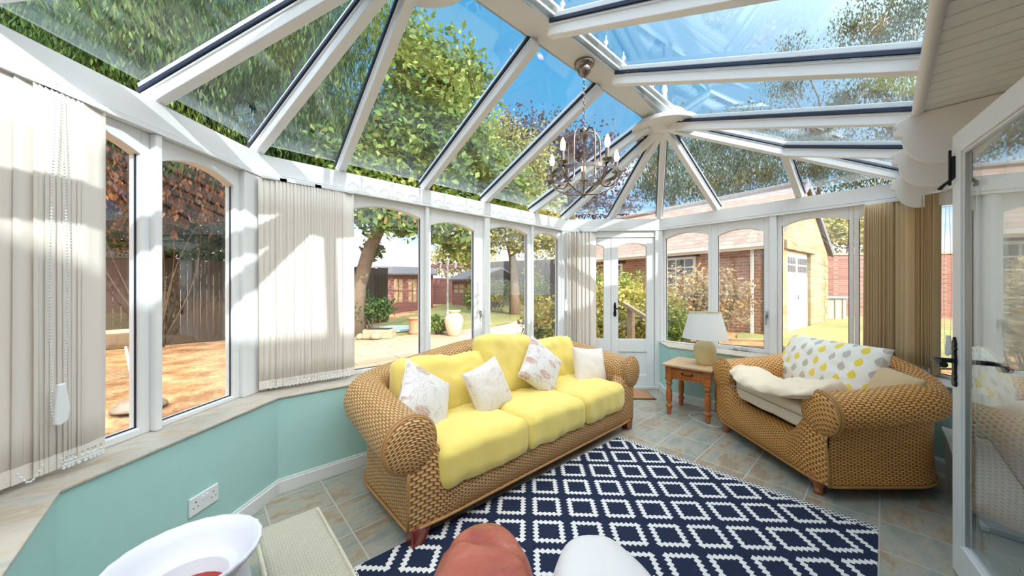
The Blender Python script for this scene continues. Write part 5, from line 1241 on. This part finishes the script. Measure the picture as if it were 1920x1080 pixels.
# lamp post with three lanterns
b = gat(839, 12.5); t = empty('garden_lamp_post', b, label='grey garden lamp post with three lanterns standing on the lawn', cat='lamp post')
mb = MB(); mb.lathe([(.09, 0), (.09, .15), (.06, .2), (.035, .35), (.035, 1.75), (.05, 1.78), (.03, 1.82), (.03, 1.9)], (0, 0, 0), 12)
mb.tube([(-.28*SA, .28*CA, 1.78), (0, 0, 1.70), (.28*SA, -.28*CA, 1.78)], .015, 8); mb.build('post', 'lead_flash', t, smooth=True, angle=40)
for k, (dx, z0_) in enumerate(((-.28, 1.78), (0, 1.9), (.28, 1.78))):
    mb = MB(); c = (dx*SA, -dx*CA, 0)
    mb.lathe([(.05, z0_), (.085, z0_+.17), (.10, z0_+.18), (.10, z0_+.20), (.02, z0_+.27), (.008, z0_+.32)], c, 6); l = mb.build('lantern', 'lead_flash', t)
    mb = MB(); mb.lathe([(.046, z0_+.02), (.083, z0_+.16)], c, 6); mb.build('lantern_glass', 'clear_bead', l)
# tall pale urn, terracotta pot, stone trough, pond
b = gat(851, 8.6); t = empty('garden_urn', b, label='tall pale terracotta urn at the edge of the patio', cat='urn')
MB().lathe([(.11, 0), (.15, .05), (.20, .2), (.235, .38), (.22, .48), (.15, .55), (.11, .58), (.12, .60), (.17, .62), (.17, .64), (.13, .63), (.11, .56)], (0, 0, 0), 24, cap=False).build('urn_body', 'terracotta_pale', t, smooth=True)
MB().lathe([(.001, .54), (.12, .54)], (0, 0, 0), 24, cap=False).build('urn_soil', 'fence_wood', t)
b = gat(780, 8.9); t = empty('terracotta_pot', b, label='brown terracotta chimney pot planter on the patio edge, left of the tall pale urn', cat='plant pot')
MB().lathe([(.17, 0), (.19, .05), (.165, .1), (.175, .3), (.19, .37), (.23, .40), (.23, .43), (.19, .43), (.17, .36)], (0, 0, 0), 20, cap=False).build('pot_body', 'terracotta', t, smooth=True, angle=40)
b = gat(712, 8.4); t = empty('stone_trough', b, rz=math.radians(-42), label='low pale stone trough on the patio edge in front of the lawn', cat='planter')
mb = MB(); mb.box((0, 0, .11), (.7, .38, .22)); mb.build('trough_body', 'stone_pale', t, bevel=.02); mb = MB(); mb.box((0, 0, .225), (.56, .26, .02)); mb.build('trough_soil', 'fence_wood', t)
for k, (px, d, w_) in enumerate(((690, 8.6, .30), (676, 8.3, .22), (705, 8.2, .26))):
    bm = bmesh.new(); bmesh.ops.create_icosphere(bm, subdivisions=2, radius=w_/2)
    for v in bm.verts: v.co *= 1+.25*noise.noise(v.co*9+Vector((k*5, 0, 0))); v.co.z *= .7
    me = bpy.data.meshes.new('garden_rock'); bm.to_mesh(me); bm.free(); me.materials.append(MAT['stone_pale']); o = bpy.data.objects.new('garden_rock', me); link(o); o.location = gat(px, d, .08)
    tag(o, ('pale rounded rock just left of the stone trough', 'smallest pale rock, furthest left by the stone trough', 'pale rock in front of the stone trough')[k], 'rock', 'rocks round the stone trough')
b = gat(735, 9.6); mb = MB(); mb.lathe([(.001, .0), (.55, .0), (.55, .03), (.62, .05), (.62, .0)], (0, 0, 0), 24, cap=False); o = mb.build('garden_pond', 'pool_blue', smooth=False); o.location = b+Vector((0, 0, .03)); tag(o, 'small pale blue pond basin behind the stone trough', 'pond')

# --- brick bungalow with a stone garage gable
C0 = c2r(6.19, 8.0, .1); ang = math.atan2(*(lambda v: (v.y, v.x))(c2r(-.583, .812)-c2r(0, 0)))
t = empty('bungalow', C0, ang, label='red brick bungalow with pinkish tiled roof and a stone gable holding a white garage door', cat='building')
def wallbox(name, x0, x1, y0, y1, z0, z1, mat, bev=0, par=None): mb = MB(); mb.box(((x0+x1)/2, (y0+y1)/2, (z0+z1)/2), (x1-x0, y1-y0, z1-z0)); return mb.build(name, mat, par or t, bevel=bev)
EZ = 2.32; RY = -2.15; RZ = 3.85; W1 = -4.3
mb = MB(); mb.box((3.2, -.15, EZ/2), (6.4, .3, EZ)); mb.box((6.3, RY, EZ/2), (.2, 4.0, EZ)); mb.build('brick_wall', 'red_brick', t)
mb = MB(); gy = [( .0, 0), (-.72, 0), (-.72, 2.15), (-2.62, 2.15), (-2.62, 0), (W1, 0), (W1, EZ-.1), (RY, RZ+.05), (0, EZ-.1)]
mb.prism(gy, (0, 0, 0), (0, 1, 0), (0, 0, 1), (1, 0, 0), -.02, .30); mb.build('stone_gable', 'limestone', t)
mb = MB()
for k in range(10): mb.box((.0, W1+(.18 if k % 2 else .12), .12+k*.205), (.07, .42 if k % 2 else .28, .185))
mb.build('quoin_stones', 'limestone', t, bevel=.012)
mb = MB(); mb.box((-.03, -1.67, 2.26), (.10, 2.4, .22)); mb.build('door_lintel', 'limestone', t, bevel=.01)
mb = MB(); th = math.hypot(RY-.32, RZ-EZ)
mb.prism([(.34, EZ-.12), (.34, EZ-.05), (RY, RZ+.18), (W1-.3, EZ-.05), (W1-.3, EZ-.12), (RY, RZ+.1)], (0, 0, 0), (0, 1, 0), (0, 0, 1), (1, 0, 0), -.06, 6.6); mb.build('roof', 'roof_tile', t)
mb = MB(); mb.tube([(-.08, RY, RZ+.2), (6.6, RY, RZ+.2)], .09, 8); mb.build('ridge_tiles', 'roof_tile', t)
mb = MB(); mb.beam((-.05, .36, EZ-.10), (6.5, .36, EZ-.10), .11, .09); mb.beam((-.05, .28, EZ-.13), (6.5, .28, EZ-.13), .03, .15); mb.build('gutter', 'white_paint', t)
mb = MB(); mb.beam((-.09, W1-.3, EZ-.1), (-.09, RY, RZ+.14), .05, .16); mb.beam((-.09, .36, EZ-.1), (-.09, RY, RZ+.14), .05, .16); mb.build('verge_board', 'dark_felt', t)
# garage door
gd = wallbox('garage_door', .06, .11, -2.6, -.74, .02, 2.14, 'white_paint')
mb = MB(); 
for k in range(12): mb.box((.052, -.82-k*.155, .78), (.012, .14, 1.45))
mb.build('door_boards', 'white_paint', gd, bevel=.004)
for s_ in (0, 1):
    y0 = -.84-s_*.93
    for c in range(4):
        for r_ in range(2): mb = MB(); mb.box((.054, y0-.10-c*.195, 1.70+r_*.21), (.012, .155, .17)); mb.build('window_light', 'sky_window', gd)
mb = MB(); mb.tube([(.05, -1.62, 1.0), (.0, -1.62, 1.0), (.0, -1.62, .9)], .012, 6); mb.build('door_latch', 'black_iron', gd)
# casement windows in the brick front
for (x0, x1, z0_, z1_) in ((1.84, 2.95, 1.0, 2.08), (4.25, 5.0, 1.15, 2.02)):
    wn_ = wallbox('window', x0, x1, -.02, .03, z0_, z1_, 'white_paint')
    nx_ = 4 if x1-x0 > 1 else 3
    for c in range(nx_):
        for r_ in range(4):
            mb = MB(); sx = (x1-x0-.1)/nx_; sz_ = (z1_-z0_-.1)/4; mb.box((x0+.05+sx*(c+.5), .032, z0_+.05+sz_*(r_+.5)), (sx-.035, .012, sz_-.035)); mb.build('window_light', 'sky_window', wn_)
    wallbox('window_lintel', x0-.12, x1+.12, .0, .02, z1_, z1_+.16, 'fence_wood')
wallbox('downpipe', .44, .50, .02, .08, 0, EZ-.1, 'white_paint')
# overhead cable
mb = MB(); pts = [c2r(4.6+.9*k, 7.0+.25*k, 2.95+.07*k-.012*k*(8-k)) for k in range(9)]; mb.tube(pts, .018, 6)
tag(mb.build('overhead_cable', 'dark_felt'), 'dark cable slung across in front of the stone gable', 'cable')
# old brick garden wall and the grey storage bunker in front of it
t = empty('garden_wall', c2r(12, 12, 0), label='old red brick garden wall running on from the stone gable', cat='wall'); F_ = Facet(c2r(8.6, 12.4).to_2d(), c2r(22, 10.5).to_2d()); mb = MB()
F_.rect(mb, 0, F_.L, -.1, 2.45, 0, .25); put(mb.build('brickwork', 'old_brick'), t); mb = MB(); F_.rect(mb, 0, F_.L, 2.45, 2.52, -.03, .28); put(mb.build('coping', 'stone_pale'), t)
b = c2r(10.35, 11.5, .12); t = empty('storage_bunker', b, math.atan2(-CA, SA), label='grey timber storage bunker with a lid against the old brick wall', cat='storage box')
mb = MB(); mb.box((0, 0, .42), (1.25, .6, .84))
mb.build('bunker_body', 'grey_timber', t, bevel=.01); mb = MB(); mb.box((0, -.02, .87), (1.35, .72, .06)); mb.build('lid', 'grey_timber', t, bevel=.01)
mb = MB()
for k in range(5): mb.box((-.5+k*.25, -.315, .42), (.03, .03, .8))
mb.build('batten', 'grey_timber', t)
# timber raised bed and handrail
t = empty('raised_bed', gat(1385, 6.2), math.radians(-60), label='low raised bed of new timber boards below the straw-coloured shrub', cat='planter')
mb = MB(); mb.box((0, 0, .1), (1.5, .05, .2)); mb.box((0, .9, .1), (1.5, .05, .2)); mb.box((.75, .45, .1), (.05, .95, .2)); mb.box((-.75, .45, .1), (.05, .95, .2)); mb.build('board', 'rail_wood', t, bevel=.006)
mb = MB(); mb.box((0, .45, .08), (1.45, .85, .14)); mb.build('bed_soil', 'leaf_litter', t)
t = empty('timber_handrail', gat(1182, 5.3), label='weathered timber handrail and post outside the garden door', cat='handrail')
mb = MB(); mb.beam(gat(1183, 5.3, -.1), at(1183, 5.3, zat(573, 5.3)), .09, .09, up=(0, 1, 0)); put(mb.build('post', 'rail_wood', bevel=.005), t)
mb = MB(); mb.beam(at(1168, 5.32, zat(568, 5.32)), at(1232, 4.95, zat(608, 4.95)), .10, .05); put(mb.build('rail', 'rail_wood', bevel=.005), t)
# wheeled kettle grill outside the side window
b = gat(222, 4.3); t = empty('wheeled_grill', b, R(20), label='old rusty wheeled grill with a wire shelf outside the side window', cat='barbecue')
mb = MB(); mb.lathe([(.02, .62), (.14, .64), (.25, .72), (.29, .83), (.30, .84), (.28, .84), (.24, .73), (.13, .66), (.001, .64)], (0, 0, 0), 24, cap=False); mb.build('grill_bowl', 'grill_enamel', t, smooth=True)
for a in (0, 120, 240):
    mb = MB(); ca, sa_ = math.cos(R(a+40)), math.sin(R(a+40)); mb.tube([(ca*.14, sa_*.14, .68), (ca*.34, sa_*.34, .08)], .014, 8); mb.build('grill_leg', 'white_plastic', t, smooth=True)
for s_ in (0, 1):
    a = 40+s_*120; ca, sa_ = math.cos(R(a)), math.sin(R(a)); Mx = Matrix.Rotation(R(a+20), 4, 'Z') @ Matrix.Rotation(R(90), 4, 'X')
    mb = MB(); mb.lathe([(.03, -.02), (.075, -.02), (.08, -.01), (.08, .01), (.075, .02), (.03, .02)], (ca*.36, sa_*.36, .08), 20, M=Mx); mb.build('wheel', 'white_plastic', t, smooth=True, angle=40)
mb = MB()
for k in range(11): mb.tube([(-.26+k*.052, -.25, .30), (-.26+k*.052, .25, .30)], .004, 5)
mb.tube([(-.27, -.25, .30), (.27, -.25, .30), (.27, .25, .30), (-.27, .25, .30)], .007, 6, closed=True); mb.build('wire_shelf', 'grill_enamel', t)
b = gat(262, 3.9, .02); mb = MB(); mb.lathe([(.001, .12), (.08, .115), (.17, .08), (.23, .02), (.235, 0), (.22, 0)], (0, 0, 0), 24, cap=False); mb.lathe([(.02, .12), (.02, .15), (.001, .15)], (0, 0, 0), 10, cap=False)
o = mb.build('grill_lid', 'grill_enamel', smooth=True); o.location = b; tag(o, 'brown domed grill lid lying on the leafy ground by the wheeled grill', 'grill lid')
